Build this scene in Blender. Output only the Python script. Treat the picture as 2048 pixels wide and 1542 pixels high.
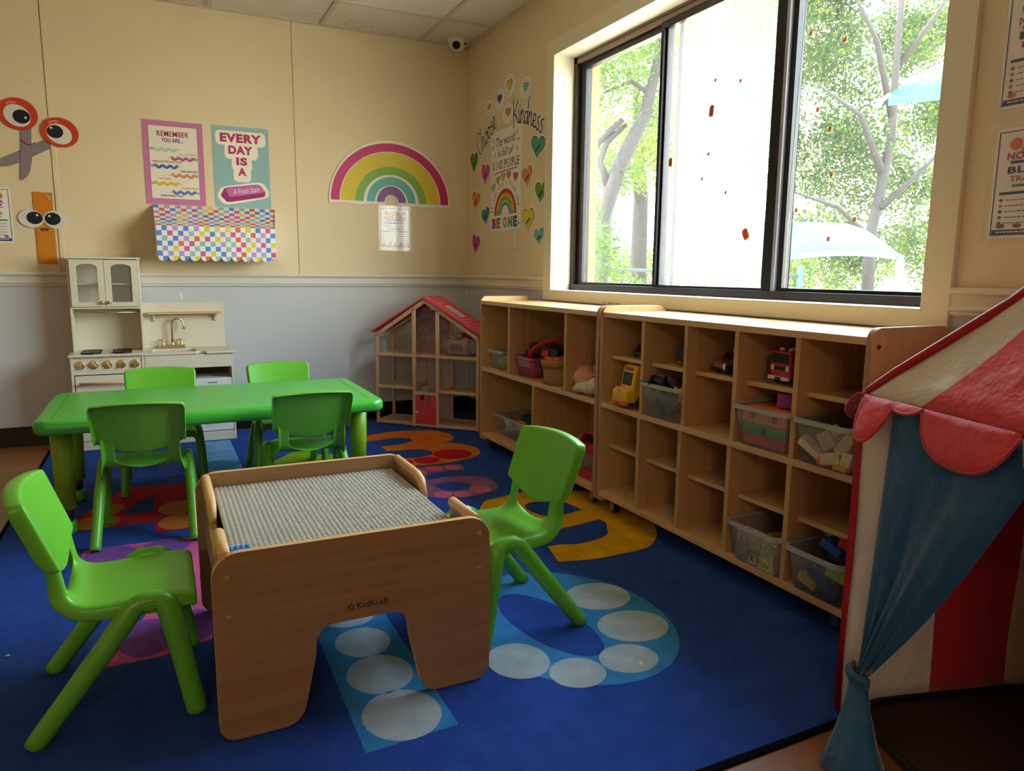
import bpy, bmesh, math, random
from mathutils import Vector, Matrix
from mathutils.geometry import tessellate_polygon
PI = math.pi
for o in list(bpy.data.objects): bpy.data.objects.remove(o)
S = bpy.context.scene
COL = S.collection

def lin(h):
    h = h.lstrip('#')
    r = []
    for i in (0, 2, 4):
        v = int(h[i:i+2], 16) / 255
        r.append(v / 12.92 if v <= .04045 else ((v + .055) / 1.055) ** 2.4)
    return (r[0], r[1], r[2], 1)

# ---------------------------------------------------------------- camera
cd = bpy.data.cameras.new('camera'); cam = bpy.data.objects.new('camera', cd); COL.objects.link(cam)
cd.sensor_fit = 'HORIZONTAL'; cd.sensor_width = 36; cd.lens = 1451.62 / 2048 * 36
cd.clip_start = .02; cd.clip_end = 300
_y, _p, _r = 0.453734, 0.15404, 0.00959
_f = Vector((math.sin(_y)*math.cos(_p), math.cos(_y)*math.cos(_p), -math.sin(_p)))
_rt = Vector((math.cos(_y), -math.sin(_y), 0)); _up = _rt.cross(_f)
_rt2 = math.cos(_r)*_rt + math.sin(_r)*_up; _up2 = -math.sin(_r)*_rt + math.cos(_r)*_up
_m = Matrix((_rt2, _up2, -_f)).transposed().to_4x4(); _m.translation = Vector((-1.8772, -4.5603, .9437))
cam.matrix_world = _m
S.camera = cam
# ---------------------------------------------------------------- view, world, lights
S.view_settings.view_transform = 'Standard'; S.view_settings.look = 'None'
S.view_settings.exposure = 1.2; S.view_settings.gamma = 1.0
S.view_settings.use_curve_mapping = False
W = bpy.data.worlds.new('sky'); S.world = W; W.use_nodes = True
wn = W.node_tree.nodes; wl = W.node_tree.links; wn.clear()
bg = wn.new('ShaderNodeBackground'); wo = wn.new('ShaderNodeOutputWorld')
tc = wn.new('ShaderNodeTexCoord'); sx = wn.new('ShaderNodeSeparateXYZ'); rp = wn.new('ShaderNodeValToRGB')
wl.new(tc.outputs['Generated'], sx.inputs[0]); wl.new(sx.outputs['Z'], rp.inputs[0])
rp.color_ramp.elements[0].position = 0.0; rp.color_ramp.elements[0].color = (1, .93, .80, 1)
rp.color_ramp.elements[1].position = .65; rp.color_ramp.elements[1].color = (.62, .80, 1.12, 1)
e = rp.color_ramp.elements.new(.25); e.color = (.95, .98, 1.0, 1)
wl.new(rp.outputs[0], bg.inputs['Color']); wl.new(bg.outputs[0], wo.inputs[0])
SKY = 9.5
bg.inputs['Strength'].default_value = SKY
sl = bpy.data.lights.new('sun', 'SUN'); sl.energy = 16.0; sl.angle = math.radians(1.0); sl.color = (1, .94, .84)
so = bpy.data.objects.new('sun', sl); COL.objects.link(so)
so.rotation_euler = Vector((.55, -.25, -1)).to_track_quat('-Z', 'Y').to_euler()
def portal(name, loc, rot, sx_, sy_):
    l = bpy.data.lights.new(name, 'AREA'); l.shape = 'RECTANGLE'; l.size = sx_; l.size_y = sy_
    l.cycles.is_portal = True
    o = bpy.data.objects.new(name, l); COL.objects.link(o); o.location = loc; o.rotation_euler = rot
portal('window_portal', (.19, -2.23, 1.44), (0, PI/2, 0), 1.17, 2.08)
# warm fill light added behind the camera to lift the shaded fronts; no fixture
FILL = 24.0
def area(name, loc, rot, a, b, en, col):
    l = bpy.data.lights.new(name, 'AREA'); l.shape = 'RECTANGLE'; l.size = a; l.size_y = b; l.energy = en; l.color = col
    o = bpy.data.objects.new(name, l); COL.objects.link(o); o.location = loc; o.rotation_euler = rot
area('rear_fill_light', (-3.6, -7.6, 2.33), (0, 0, 0), 1.2, .6, FILL, (1, .90, .74))

# ---------------------------------------------------------------- materials
MATS = {}
def mat(name, color, rough=.55, metal=0, spec=.4, bump=None, var=None, coat=0, sheen=0, trans=None):
    m = bpy.data.materials.new(name); m.use_nodes = True; MATS[name] = m
    nt = m.node_tree; p = nt.nodes['Principled BSDF']
    c = lin(color) if isinstance(color, str) else color
    p.inputs['Base Color'].default_value = c; p.inputs['Roughness'].default_value = rough
    p.inputs['Metallic'].default_value = metal; p.inputs['Specular IOR Level'].default_value = spec
    if coat: p.inputs['Coat Weight'].default_value = coat
    if sheen: p.inputs['Sheen Weight'].default_value = sheen
    co = None
    if bump or var: co = nt.nodes.new('ShaderNodeTexCoord')
    if bump:
        sc, st, ds = bump
        n = nt.nodes.new('ShaderNodeTexNoise'); n.inputs['Scale'].default_value = sc; n.inputs['Detail'].default_value = 4
        b = nt.nodes.new('ShaderNodeBump'); b.inputs['Strength'].default_value = st; b.inputs['Distance'].default_value = ds
        nt.links.new(co.outputs['Object'], n.inputs['Vector']); nt.links.new(n.outputs['Fac'], b.inputs['Height'])
        nt.links.new(b.outputs[0], p.inputs['Normal'])
    if var:
        sc, amt = var
        n2 = nt.nodes.new('ShaderNodeTexNoise'); n2.inputs['Scale'].default_value = sc; n2.inputs['Detail'].default_value = 5
        mx = nt.nodes.new('ShaderNodeMix'); mx.data_type = 'RGBA'
        mr = nt.nodes.new('ShaderNodeMapRange'); mr.inputs['From Min'].default_value = .3; mr.inputs['From Max'].default_value = .7
        nt.links.new(co.outputs['Object'], n2.inputs['Vector']); nt.links.new(n2.outputs['Fac'], mr.inputs['Value'])
        nt.links.new(mr.outputs[0], mx.inputs['Factor'])
        mx.inputs['A'].default_value = tuple(x*(1-amt) for x in c[:3]) + (1,)
        mx.inputs['B'].default_value = tuple(min(1, x*(1+amt)) for x in c[:3]) + (1,)
        nt.links.new(mx.outputs['Result'], p.inputs['Base Color'])
    return m
def wood(name, c1, c2, axis='Z', scale=1.0, rough=.42, spec=.4):
    m = bpy.data.materials.new(name); m.use_nodes = True; MATS[name] = m
    nt = m.node_tree; p = nt.nodes['Principled BSDF']; p.inputs['Roughness'].default_value = rough
    p.inputs['Specular IOR Level'].default_value = spec
    co = nt.nodes.new('ShaderNodeTexCoord'); mp = nt.nodes.new('ShaderNodeMapping')
    s = {'X': (3, 60, 60), 'Y': (60, 3, 60), 'Z': (60, 60, 3)}[axis]
    mp.inputs['Scale'].default_value = tuple(v*scale for v in s)
    n = nt.nodes.new('ShaderNodeTexNoise'); n.inputs['Scale'].default_value = 1; n.inputs['Detail'].default_value = 6; n.inputs['Distortion'].default_value = .4
    cr = nt.nodes.new('ShaderNodeValToRGB')
    cr.color_ramp.elements[0].position = .3; cr.color_ramp.elements[0].color = lin(c1)
    cr.color_ramp.elements[1].position = .7; cr.color_ramp.elements[1].color = lin(c2)
    nt.links.new(co.outputs['Object'], mp.inputs[0]); nt.links.new(mp.outputs[0], n.inputs['Vector'])
    nt.links.new(n.outputs['Fac'], cr.inputs[0]); nt.links.new(cr.outputs[0], p.inputs['Base Color'])
    return m
def clear(name, tint, haze=.12, gloss=.06, hazecol='#e8eef0', translucent=False):
    m = bpy.data.materials.new(name); m.use_nodes = True; MATS[name] = m
    nt = m.node_tree; nt.nodes.clear()
    out = nt.nodes.new('ShaderNodeOutputMaterial'); t = nt.nodes.new('ShaderNodeBsdfTransparent'); t.inputs[0].default_value = lin(tint)
    if translucent:
        d = nt.nodes.new('ShaderNodeBsdfTranslucent')
    else:
        d = nt.nodes.new('ShaderNodeBsdfDiffuse')
    d.inputs[0].default_value = lin(hazecol)
    g = nt.nodes.new('ShaderNodeBsdfGlossy'); g.inputs['Roughness'].default_value = .08
    a = nt.nodes.new('ShaderNodeMixShader'); a.inputs[0].default_value = haze
    b = nt.nodes.new('ShaderNodeMixShader')
    lw = nt.nodes.new('ShaderNodeLayerWeight'); lw.inputs[0].default_value = .3
    ma = nt.nodes.new('ShaderNodeMath'); ma.operation = 'MULTIPLY_ADD'; ma.inputs[1].default_value = .12; ma.inputs[2].default_value = gloss
    nt.links.new(lw.outputs['Facing'], ma.inputs[0]); nt.links.new(ma.outputs[0], b.inputs[0])
    nt.links.new(t.outputs[0], a.inputs[1]); nt.links.new(d.outputs[0], a.inputs[2])
    nt.links.new(a.outputs[0], b.inputs[1]); nt.links.new(g.outputs[0], b.inputs[2]); nt.links.new(b.outputs[0], out.inputs[0])
    return m
def M(n):
    if n not in MATS: mat(n, n)   # a hex string names a plain matt colour
    return MATS[n]

mat('wall_cream', '#e4cfaa', .6, bump=(90, .12, .002), var=(1.3, .03))
mat('wall_white', '#c9cacb', .45, bump=(120, .25, .002), var=(3, .02))
mat('trim_paint', '#e4d9bb', .4, bump=(30, .05, .002))
mat('rail_paint', '#d9d4c8', .42, bump=(30, .05, .002))
mat('window_paint', '#efe6cc', .42, bump=(25, .08, .002))
mat('baseboard_vinyl', '#140e0c', .35)
mat('ceiling_tile', '#e4d6c8', .85, bump=(160, .6, .003), var=(220, .10))
mat('ceiling_grid', '#cdbfaa', .5)
mat('stain', '#bfae93', .9)
mat('bronze', '#3a2c28', .38, .3)
mat('bronze_dark', '#1d191c', .35, .3)
mat('bronze_light', '#8c7464', .5, .1)
mat('exterior_paint', '#96683a', .8, bump=(60, .3, .004))
mat('chair_green', '#64b52c', .33, spec=.5, bump=(300, .05, .0006))
mat('table_green', '#44b238', .30, spec=.5, bump=(260, .08, .0008))
mat('leg_green', '#86ac18', .4)
mat('black_rubber', '#0c0c0d', .55)
mat('black_plastic', '#15161a', .4)
mat('brass', '#d9c28c', .36, 1)
mat('bolt_bronze', '#b8925c', .45, .5)
mat('chrome', '#b9b9bb', .22, 1)
mat('dark_steel', '#5a4a4c', .35, .9)
mat('kitchen_cream', '#dcd3bd', .45)
mat('kitchen_inner', '#8a8576', .6)
mat('kitchen_white', '#e2e2e4', .45)
wood('kitchen_wood', '#c89f6c', '#dcb988', 'X')
wood('shelf_beech', '#d0a068', '#deb27c', 'Y', 1, .33, .5)
wood('shelf_side', '#cc9c64', '#d6a870', 'Z', .8, .4)
wood('shelf_inner', '#c08f58', '#cf9f68', 'Z', 1, .45)
wood('shelf_edge', '#a87b52', '#c0926a', 'Z', 1.4, .5)
wood('oak_front', '#967042', '#a68052', 'X', .9, .45)
wood('oak_edge', '#d5a362', '#e2b376', 'Y', 1, .45)
wood('pine', '#cfa57e', '#dfba94', 'Z', 1, .5)
wood('pine_floor', '#b98f5c', '#caa26e', 'X', .8, .35)
wood('block_wood', '#c9ac82', '#dcc39c', 'X', 1, .6)
mat('house_red', '#d8404c', .5); mat('house_roof_in', '#8c3540', .6)
mat('house_white', '#f2e4dc', .6)
mat('house_paper', '#a98f8c', .7, var=(26, .28)); mat('house_lilac', '#c3a9b4', .7)
mat('tent_red', '#c3202a', .62, sheen=.3, bump=(9, .35, .02)); mat('tent_white', '#dccfbc', .66, sheen=.2, bump=(11, .6, .03))
mat('tent_valance', '#dc3a42', .6, sheen=.3, bump=(12, .5, .025))
mat('tent_blue', '#0e5480', .6, sheen=.3, bump=(10, .6, .03)); mat('tent_floor', '#4a2c24', .85); mat('tent_pipe', '#a3121e', .5)
mat('plastic_red', '#c01824', .35); mat('plastic_yellow', '#e8b416', .35); mat('plastic_blue', '#1c4aa8', .35)
mat('plastic_lime', '#8cc414', .35); mat('plastic_orange', '#ea6a1c', .35); mat('plastic_white', '#dcdad2', .4)
mat('plastic_teal', '#12705f', .4); mat('plastic_purple', '#8a3c94', .45); mat('foam_green', '#5c9a3c', .7); mat('foam_orange', '#e0803c', .7)
mat('foam_purple', '#9a3f96', .7); mat('foam_coral', '#e0563c', .7); mat('navy_plastic', '#16244c', .4)
mat('doll_skin', '#d8987e', .5); mat('cloth_cream', '#d8ccb2', .85, bump=(60, .5, .004)); mat('cloth_pink', '#e08c8c', .8)
mat('cardboard', '#a87c4a', .75); mat('glass_dark', '#121a22', .4, spec=.3)
mat('plate_grey', '#c2bcae', .35, bump=(500, .05, .0005))
mat('knob_pink', '#f0d0c4', .4)
clear('bin_clear', '#f8f9f9', .10, .03, '#ece6e4')
clear('bin_rim', '#f6f9f9', .34, .04, '#e6e0de')
clear('bin_pink', '#f6b8c8', .35, .05, '#d86a80')
clear('pane_clear', '#f4faf8', .006, .01, '#ffffff', True)
clear('pane_hazy', '#f4faf8', .04, .01, '#ffffff', True)
clear('sleeve', '#ffffff', .05, .02, '#ffffff')
# leaves: thin and lit through
for nm, c, c2 in (('leaf_a', '#5f7a28', '#a0b450'), ('leaf_b', '#4a6b34', '#8fae6a'), ('leaf_c', '#8a9a34', '#c0c860')):
    m = bpy.data.materials.new(nm); m.use_nodes = True; MATS[nm] = m
    nt = m.node_tree; nt.nodes.clear(); out = nt.nodes.new('ShaderNodeOutputMaterial')
    d = nt.nodes.new('ShaderNodeBsdfDiffuse'); t = nt.nodes.new('ShaderNodeBsdfTranslucent')
    k = .36
    d.inputs[0].default_value = tuple(x*k for x in lin(c)[:3]) + (1,); t.inputs[0].default_value = tuple(x*k for x in lin(c2)[:3]) + (1,)
    mx = nt.nodes.new('ShaderNodeMixShader'); mx.inputs[0].default_value = .45
    nt.links.new(d.outputs[0], mx.inputs[1]); nt.links.new(t.outputs[0], mx.inputs[2]); nt.links.new(mx.outputs[0], out.inputs[0])
mat('bark', '#28221e', .9, bump=(20, .6, .03)); mat('ground_soil', '#bfae92', .95, var=(.6, .2)); mat('grass', '#4d5a30', .95, var=(2, .3))
mat('sail_blue', '#2a5a86', .7); mat('sail_teal', '#1c6a58', .7); mat('post_white', '#8a8c8c', .5); mat('fence_dark', '#1e2e30', .6)
# rug
RUGC = {'rug_blue': '#2a4a98', 'rug_navy': '#1a2f7c', 'rug_orange': '#dc7222', 'rug_red': '#c01c24', 'rug_red4': '#b8262c', 'rug_orange2': '#cc7a34', 'rug_pink': '#d4687a',
        'rug_mauve': '#90587e', 'rug_yellow': '#dca20c', 'rug_yellow2': '#e0a81c', 'rug_sky': '#3a86be', 'rug_white': '#a9b8bc', 'rug_purple': '#7a4a9c', 'rug_rose': '#cc5c8c', 'rug_lime': '#7ca41c',
        'rug_bind': '#0c0c14', 'rug_lightblue': '#6a9cd0'}
for n_, c_ in RUGC.items():
    m = mat(n_, c_, .95, spec=.1, bump=(260, .9, .004), var=(14, .14))

# ---------------------------------------------------------------- builders
class MB:
    def __init__(s): s.v = []; s.f = []; s.m = []; s.sm = []; s.names = []
    def mi(s, name):
        if name not in s.names: s.names.append(name)
        return s.names.index(name)
    def add(s, vs, fs, m, smooth=False):
        o = len(s.v); s.v += [tuple(v) for v in vs]; k = s.mi(m)
        for f in fs: s.f.append([i + o for i in f]); s.m.append(k); s.sm.append(smooth)
        return s
    def box(s, x0, x1, y0, y1, z0, z1, m, R=None):
        x0, x1 = sorted((x0, x1)); y0, y1 = sorted((y0, y1)); z0, z1 = sorted((z0, z1))
        vs = [(x0,y0,z0),(x1,y0,z0),(x1,y1,z0),(x0,y1,z0),(x0,y0,z1),(x1,y0,z1),(x1,y1,z1),(x0,y1,z1)]
        if R: vs = [tuple(R @ Vector(v)) for v in vs]
        return s.add(vs, [(0,3,2,1),(4,5,6,7),(0,1,5,4),(1,2,6,5),(2,3,7,6),(3,0,4,7)], m)
    def prism(s, poly, axis, a, b, m, smooth=False, edge=None):
        # poly in the plane normal to axis; x -> (y,z), y -> (x,z), z -> (x,y)
        def P(p, t): return {'x': (t, p[0], p[1]), 'y': (p[0], t, p[1]), 'z': (p[0], p[1], t)}[axis]
        n = len(poly); vs = [P(p, a) for p in poly] + [P(p, b) for p in poly]
        tri = tessellate_polygon([[Vector((p[0], p[1], 0)) for p in poly]])
        caps = [tuple(t) for t in tri] + [tuple(i + n for i in reversed(t)) for t in tri]
        s.add(vs, caps, m)
        sides = [(i, (i+1) % n, (i+1) % n + n, i + n) for i in range(n)]
        return s.add(vs, sides, edge or m, smooth)
    def holed(s, outer, holes, axis, a, b, m, edge=None):
        def P(p, t): return {'x': (t, p[0], p[1]), 'y': (p[0], t, p[1]), 'z': (p[0], p[1], t)}[axis]
        loops = [outer] + holes; flat = [p for l in loops for p in l]; n = len(flat)
        tri = tessellate_polygon([[Vector((p[0], p[1], 0)) for p in l] for l in loops])
        vs = [P(p, a) for p in flat] + [P(p, b) for p in flat]
        s.add(vs, [tuple(t) for t in tri] + [tuple(i + n for i in reversed(t)) for t in tri], m)
        o = 0; sd = []
        for l in loops:
            k = len(l)
            for i in range(k): sd.append((o+i, o+(i+1) % k, o+(i+1) % k + n, o+i+n))
            o += k
        return s.add(vs, sd, edge or m)
    def tube(s, pts, r, m, n=10, caps=True, flat=1.0, ref=None, smooth=True):
        pts = [Vector(p) for p in pts]; K = len(pts)
        rs = r if isinstance(r, (list, tuple)) else [r]*K
        vs = []; prev = Vector(ref) if ref else None
        for i, p in enumerate(pts):
            t = (pts[min(i+1, K-1)] - pts[max(i-1, 0)])
            if t.length < 1e-9: t = Vector((0, 0, 1))
            t.normalize()
            if prev is None:
                prev = Vector((0, 0, 1)) if abs(t.z) < .9 else Vector((1, 0, 0))
            u = prev - t * prev.dot(t)
            if u.length < 1e-6: u = t.orthogonal()
            u.normalize(); w = t.cross(u); prev = u
            for j in range(n):
                a = 2*PI*j/n; vs.append(tuple(p + u*math.cos(a)*rs[i] + w*math.sin(a)*rs[i]*flat))
        fs = [(i*n+j, i*n+(j+1) % n, (i+1)*n+(j+1) % n, (i+1)*n+j) for i in range(K-1) for j in range(n)]
        s.add(vs, fs, m, smooth)
        if caps: s.add(vs, [tuple(range(n-1, -1, -1)), tuple(range((K-1)*n, K*n))], m)
        return s
    def lathe(s, prof, c, m, n=24, axis='z', smooth=True):
        vs = []
        for r, h in prof:
            for j in range(n):
                a = 2*PI*j/n; x, y = r*math.cos(a), r*math.sin(a)
                vs.append({'z': (c[0]+x, c[1]+y, c[2]+h), 'y': (c[0]+x, c[1]+h, c[2]+y), 'x': (c[0]+h, c[1]+x, c[2]+y)}[axis])
        K = len(prof); fs = [(i*n+j, i*n+(j+1) % n, (i+1)*n+(j+1) % n, (i+1)*n+j) for i in range(K-1) for j in range(n)]
        return s.add(vs, fs, m, smooth)
    def ball(s, c, r, m, sc=(1, 1, 1), n=14, k=8, R=None):
        vs = []
        for i in range(k+1):
            ph = PI*i/k
            for j in range(n):
                th = 2*PI*j/n
                v = Vector((r*math.sin(ph)*math.cos(th)*sc[0], r*math.sin(ph)*math.sin(th)*sc[1], r*math.cos(ph)*sc[2]))
                if R: v = R @ v
                vs.append(tuple(v + Vector(c)))
        fs = [(i*n+j, (i+1)*n+j, (i+1)*n+(j+1) % n, i*n+(j+1) % n) for i in range(k) for j in range(n)]
        return s.add(vs, fs, m, True)
    def xf(s, Mx):
        s.v = [tuple(Mx @ Vector(v)) for v in s.v]; return s
    def build(s, name, parent=None, bevel=0, seg=2, solid=0, sub=0, local=False):
        me = bpy.data.meshes.new(name)
        vs = s.v
        if parent is not None and not local:
            L = parent_loc(parent); vs = [(v[0]-L.x, v[1]-L.y, v[2]-L.z) for v in vs]
        me.from_pydata(vs, [], s.f)
        for n in s.names: me.materials.append(M(n))
        me.polygons.foreach_set('material_index', s.m); me.polygons.foreach_set('use_smooth', s.sm)
        bm = bmesh.new(); bm.from_mesh(me)
        bmesh.ops.remove_doubles(bm, verts=bm.verts, dist=1e-5)
        bmesh.ops.recalc_face_normals(bm, faces=bm.faces)
        bm.to_mesh(me); bm.free(); me.update()
        o = bpy.data.objects.new(name, me); COL.objects.link(o)
        if parent is not None: o.parent = parent
        if solid:
            q = o.modifiers.new('solid', 'SOLIDIFY'); q.thickness = solid; q.offset = 0
        if bevel:
            q = o.modifiers.new('bevel', 'BEVEL'); q.width = bevel; q.segments = seg; q.limit_method = 'ANGLE'; q.angle_limit = math.radians(40)
            q.use_clamp_overlap = True
        if sub:
            q = o.modifiers.new('sub', 'SUBSURF'); q.levels = sub; q.render_levels = sub
        return o
def parent_loc(p):
    L = Vector(p.location)
    while p.parent: p = p.parent; L += Vector(p.location)
    return L
def tag(o, label=None, cat=None, group=None, kind=None):
    if label: o['label'] = label
    if cat: o['category'] = cat
    if group: o['group'] = group
    if kind: o['kind'] = kind
    return o
def empty(name, loc, label=None, cat=None, group=None, rz=0, kind=None):
    o = bpy.data.objects.new(name, None); COL.objects.link(o); o.location = loc; o.rotation_euler = (0, 0, rz)
    o.empty_display_size = .1
    return tag(o, label, cat, group, kind)
def struct(o): o['kind'] = 'structure'; return o
def copy_tree(o, parent=None):
    c = o.copy(); COL.objects.link(c); c.parent = parent
    for ch in list(o.children): copy_tree(ch, c)
    return c
def rrect(x0, x1, y0, y1, r, n=5):
    P = []
    for cx, cy, a0 in ((x1-r, y1-r, 0), (x0+r, y1-r, 90), (x0+r, y0+r, 180), (x1-r, y0+r, 270)):
        for i in range(n+1):
            a = math.radians(a0 + 90*i/n); P.append((cx + r*math.cos(a), cy + r*math.sin(a)))
    return P
def ell(cx, cy, rx, ry=None, n=24, rot=0):
    ry = ry or rx
    return [(cx + rx*math.cos(a)*math.cos(rot) - ry*math.sin(a)*math.sin(rot), cy + rx*math.cos(a)*math.sin(rot) + ry*math.sin(a)*math.cos(rot)) for a in (2*PI*i/n for i in range(n))]
def arc(cx, cy, r, a0, a1, n=16):
    return [(cx + r*math.cos(math.radians(a0 + (a1-a0)*i/n)), cy + r*math.sin(math.radians(a0 + (a1-a0)*i/n))) for i in range(n+1)]

# flat printed things on a wall: paper coordinates (a right, b up) in metres, layers a hair apart
_txt = {}
def text_mesh(s, bold, shear):
    k = (s, bold, shear)
    if k not in _txt:
        cu = bpy.data.curves.new('lettering', 'FONT'); cu.body = s; cu.size = 1; cu.offset = bold; cu.shear = shear; cu.space_character = 1 + 2.4*bold; cu.resolution_u = 3
        ob = bpy.data.objects.new('lettering', cu); COL.objects.link(ob)
        dg = bpy.context.evaluated_depsgraph_get(); me = bpy.data.meshes.new_from_object(ob.evaluated_get(dg))
        vs = [(v.co.x, v.co.y) for v in me.vertices]; fs = [tuple(p.vertices) for p in me.polygons]
        bpy.data.objects.remove(ob); bpy.data.curves.remove(cu); bpy.data.meshes.remove(me)
        xs = [v[0] for v in vs] or [0]; _txt[k] = (vs, fs, min(xs), max(xs))
    return _txt[k]
class Paper:
    """plane: 'back' (x,z at y) or 'right' (paper a runs towards the camera, -y) or a matrix"""
    def __init__(s, plane, off=.0015, mx=None):
        s.b = MB(); s.plane = plane; s.off = off; s.mx = mx; s.k = 0
    def P(s, p, d):
        if s.plane == 'back': return (p[0], -d, p[1])
        if s.plane == 'right': return (-d, -p[0], p[1])
        return tuple(s.mx @ Vector((p[0], p[1], d)))
    def z(s, L):
        s.k += 1; return s.off + .0005*L + 4e-6*(s.k % 100)
    def sheet(s, outer, m, holes=None, th=None):
        """the paper itself: real thickness, front at layer 0"""
        th = th or s.off*.8; loops = [outer] + (holes or []); flat = [p for l in loops for p in l]; n = len(flat)
        tri = tessellate_polygon([[Vector((p[0], p[1], 0)) for p in l] for l in loops])
        vs = [s.P(p, s.off) for p in flat] + [s.P(p, s.off-th) for p in flat]
        fs = [tuple(t) for t in tri] + [tuple(i+n for i in t) for t in tri]; o = 0
        for l in loops:
            k = len(l); fs += [(o+i, o+(i+1) % k, o+(i+1) % k+n, o+i+n) for i in range(k)]; o += k
        s.b.add(vs, fs, m); return s
    def poly(s, outer, m, L=1, holes=None):
        loops = [outer] + (holes or []); flat = [p for l in loops for p in l]
        tri = tessellate_polygon([[Vector((p[0], p[1], 0)) for p in l] for l in loops])
        h = s.z(L); s.b.add([s.P(p, h) for p in flat], [tuple(t) for t in tri], m); return s
    def rect(s, a0, a1, b0, b1, m, L=1): return s.poly([(a0, b0), (a1, b0), (a1, b1), (a0, b1)], m, L)
    def stroke(s, pts, w, m, L=2):
        P = [Vector(p) for p in pts]; K = len(P); vs = []; h = s.z(L)
        for i in range(K):
            t = P[min(i+1, K-1)] - P[max(i-1, 0)]
            if t.length < 1e-9: t = Vector((1, 0))
            t.normalize(); n = Vector((-t.y, t.x)) * w/2
            vs += [s.P(P[i]+n, h+3e-6*i), s.P(P[i]-n, h+3e-6*i)]
        s.b.add(vs, [(2*i, 2*i+1, 2*i+3, 2*i+2) for i in range(K-1)], m)
        for q in (P[0], P[-1]): s.poly(ell(q.x, q.y, w/2, n=8), m, L)
        return s
    def text(s, t, a, b, size, m, L=2, align='c', bold=0, shear=0, rot=0, width=None):
        vs, fs, x0, x1 = text_mesh(t, bold, shear)
        sx_ = size if not width else width/max(1e-6, (x1-x0))
        dx = {'c': -(x0+x1)/2, 'l': -x0, 'r': -x1}[align]; c, q = math.cos(rot), math.sin(rot)
        out = []; h = s.z(L)
        for x, y in vs:
            X, Y = (x+dx)*sx_, y*size; out.append(s.P((a + X*c - Y*q, b + X*q + Y*c), h))
        s.b.add(out, fs, m); return s
    def scribble(s, a0, a1, b, h, m, L=2, seed=0):
        rnd = random.Random(seed); x = a0
        while x < a1:
            w = rnd.uniform(.004, .012); w = min(w, a1-x); s.rect(x, x+w*.85, b, b+h, m, L); x += w + h*.35
        return s
    def heart(s, a, b, w, h, m, L=1, rot=0, n=48):
        s.poly(heart(a, b, w, h, rot, n), m, L); return s
def heart(a, b, w, h, rot=0, n=48):
    P = []
    for i in range(n):
        t = 2*PI*i/n; x = 16*math.sin(t)**3/32; y = (13*math.cos(t)-5*math.cos(2*t)-2*math.cos(3*t)-math.cos(4*t))/29 + .09
        X, Y = x*w, y*h; P.append((a + X*math.cos(rot) - Y*math.sin(rot), b + X*math.sin(rot) + Y*math.cos(rot)))
    return P

# ================================================================= room shell
HC = 2.3614
YW0, YW1, ZW0, ZW1 = -1.190, -3.268, .855, 2.025     # window opening
def plank_floor():
    m = bpy.data.materials.new('floor_plank'); m.use_nodes = True; MATS['floor_plank'] = m
    nt = m.node_tree; p = nt.nodes['Principled BSDF']; p.inputs['Roughness'].default_value = .38
    co = nt.nodes.new('ShaderNodeTexCoord'); br = nt.nodes.new('ShaderNodeTexBrick'); br.inputs['Scale'].default_value = 1
    br.inputs['Color1'].default_value = lin('#a4703f'); br.inputs['Color2'].default_value = lin('#8f5c30'); br.inputs['Mortar'].default_value = lin('#50301a')
    br.inputs['Mortar Size'].default_value = .0015; br.inputs['Brick Width'].default_value = 1.2; br.inputs['Row Height'].default_value = .15; br.offset = .37
    n = nt.nodes.new('ShaderNodeTexNoise'); mp = nt.nodes.new('ShaderNodeMapping'); mp.inputs['Scale'].default_value = (3, 50, 1); n.inputs['Detail'].default_value = 5; n.inputs['Scale'].default_value = 1
    mx = nt.nodes.new('ShaderNodeMix'); mx.data_type = 'RGBA'; mx.blend_type = 'OVERLAY'; mx.inputs['Factor'].default_value = .5
    nt.links.new(co.outputs['Object'], br.inputs['Vector']); nt.links.new(co.outputs['Object'], mp.inputs[0]); nt.links.new(mp.outputs[0], n.inputs['Vector'])
    nt.links.new(br.outputs['Color'], mx.inputs['A']); nt.links.new(n.outputs['Color'], mx.inputs['B']); nt.links.new(mx.outputs['Result'], p.inputs['Base Color'])
plank_floor()
struct(MB().box(-6.2, .2, -8.7, .2, -.10, 0, 'floor_plank').build('floor'))
RZ = .887  # split between the two paints, hidden behind the chair rail
struct(MB().box(-6.2, .2, 0, .2, 0, RZ, 'wall_white').box(-6.2, .2, 0, .2, RZ, HC+.12, 'wall_cream').build('wall_back'))
b = MB()
b.box(0, .20, -8.7, 0, 0, ZW0, 'wall_white')
b.box(0, .20, YW0, 0, ZW0, HC+.12, 'wall_cream').box(0, .20, -8.7, YW1, ZW0, HC+.12, 'wall_cream').box(0, .20, YW1, YW0, ZW1, HC+.12, 'wall_cream')
b.box(.20, .255, -8.7, 0.4, -.3, ZW0, 'exterior_paint').box(.20, .255, YW0, 0.4, ZW0, HC+.6, 'exterior_paint')
b.box(.20, .255, -8.7, YW1, ZW0, HC+.6, 'exterior_paint').box(.20, .255, YW1, YW0, ZW1, HC+.6, 'exterior_paint')
struct(b.build('wall_right'))
struct(MB().box(-6.4, -6.2, -8.9, .2, 0, HC+.12, 'wall_cream').build('wall_left'))
struct(MB().box(-6.2, .2, -8.9, -8.7, 0, HC+.12, 'wall_cream').build('wall_front'))
ceil = struct(MB().box(-6.2, .2, -8.7, .2, HC+.008, HC+.12, 'ceiling_tile').build('ceiling'))
b = MB(); TA = .3095
for k in range(10): x = -TA - k*.6096; b.box(x-.012, x+.012, -8.7, 0, HC, HC+.0085, 'ceiling_grid')
for k in range(7): y = -.4336 - k*1.2192; b.box(-6.2, 0, y-.012, y+.012, HC+.0005, HC+.0085, 'ceiling_grid')
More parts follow.
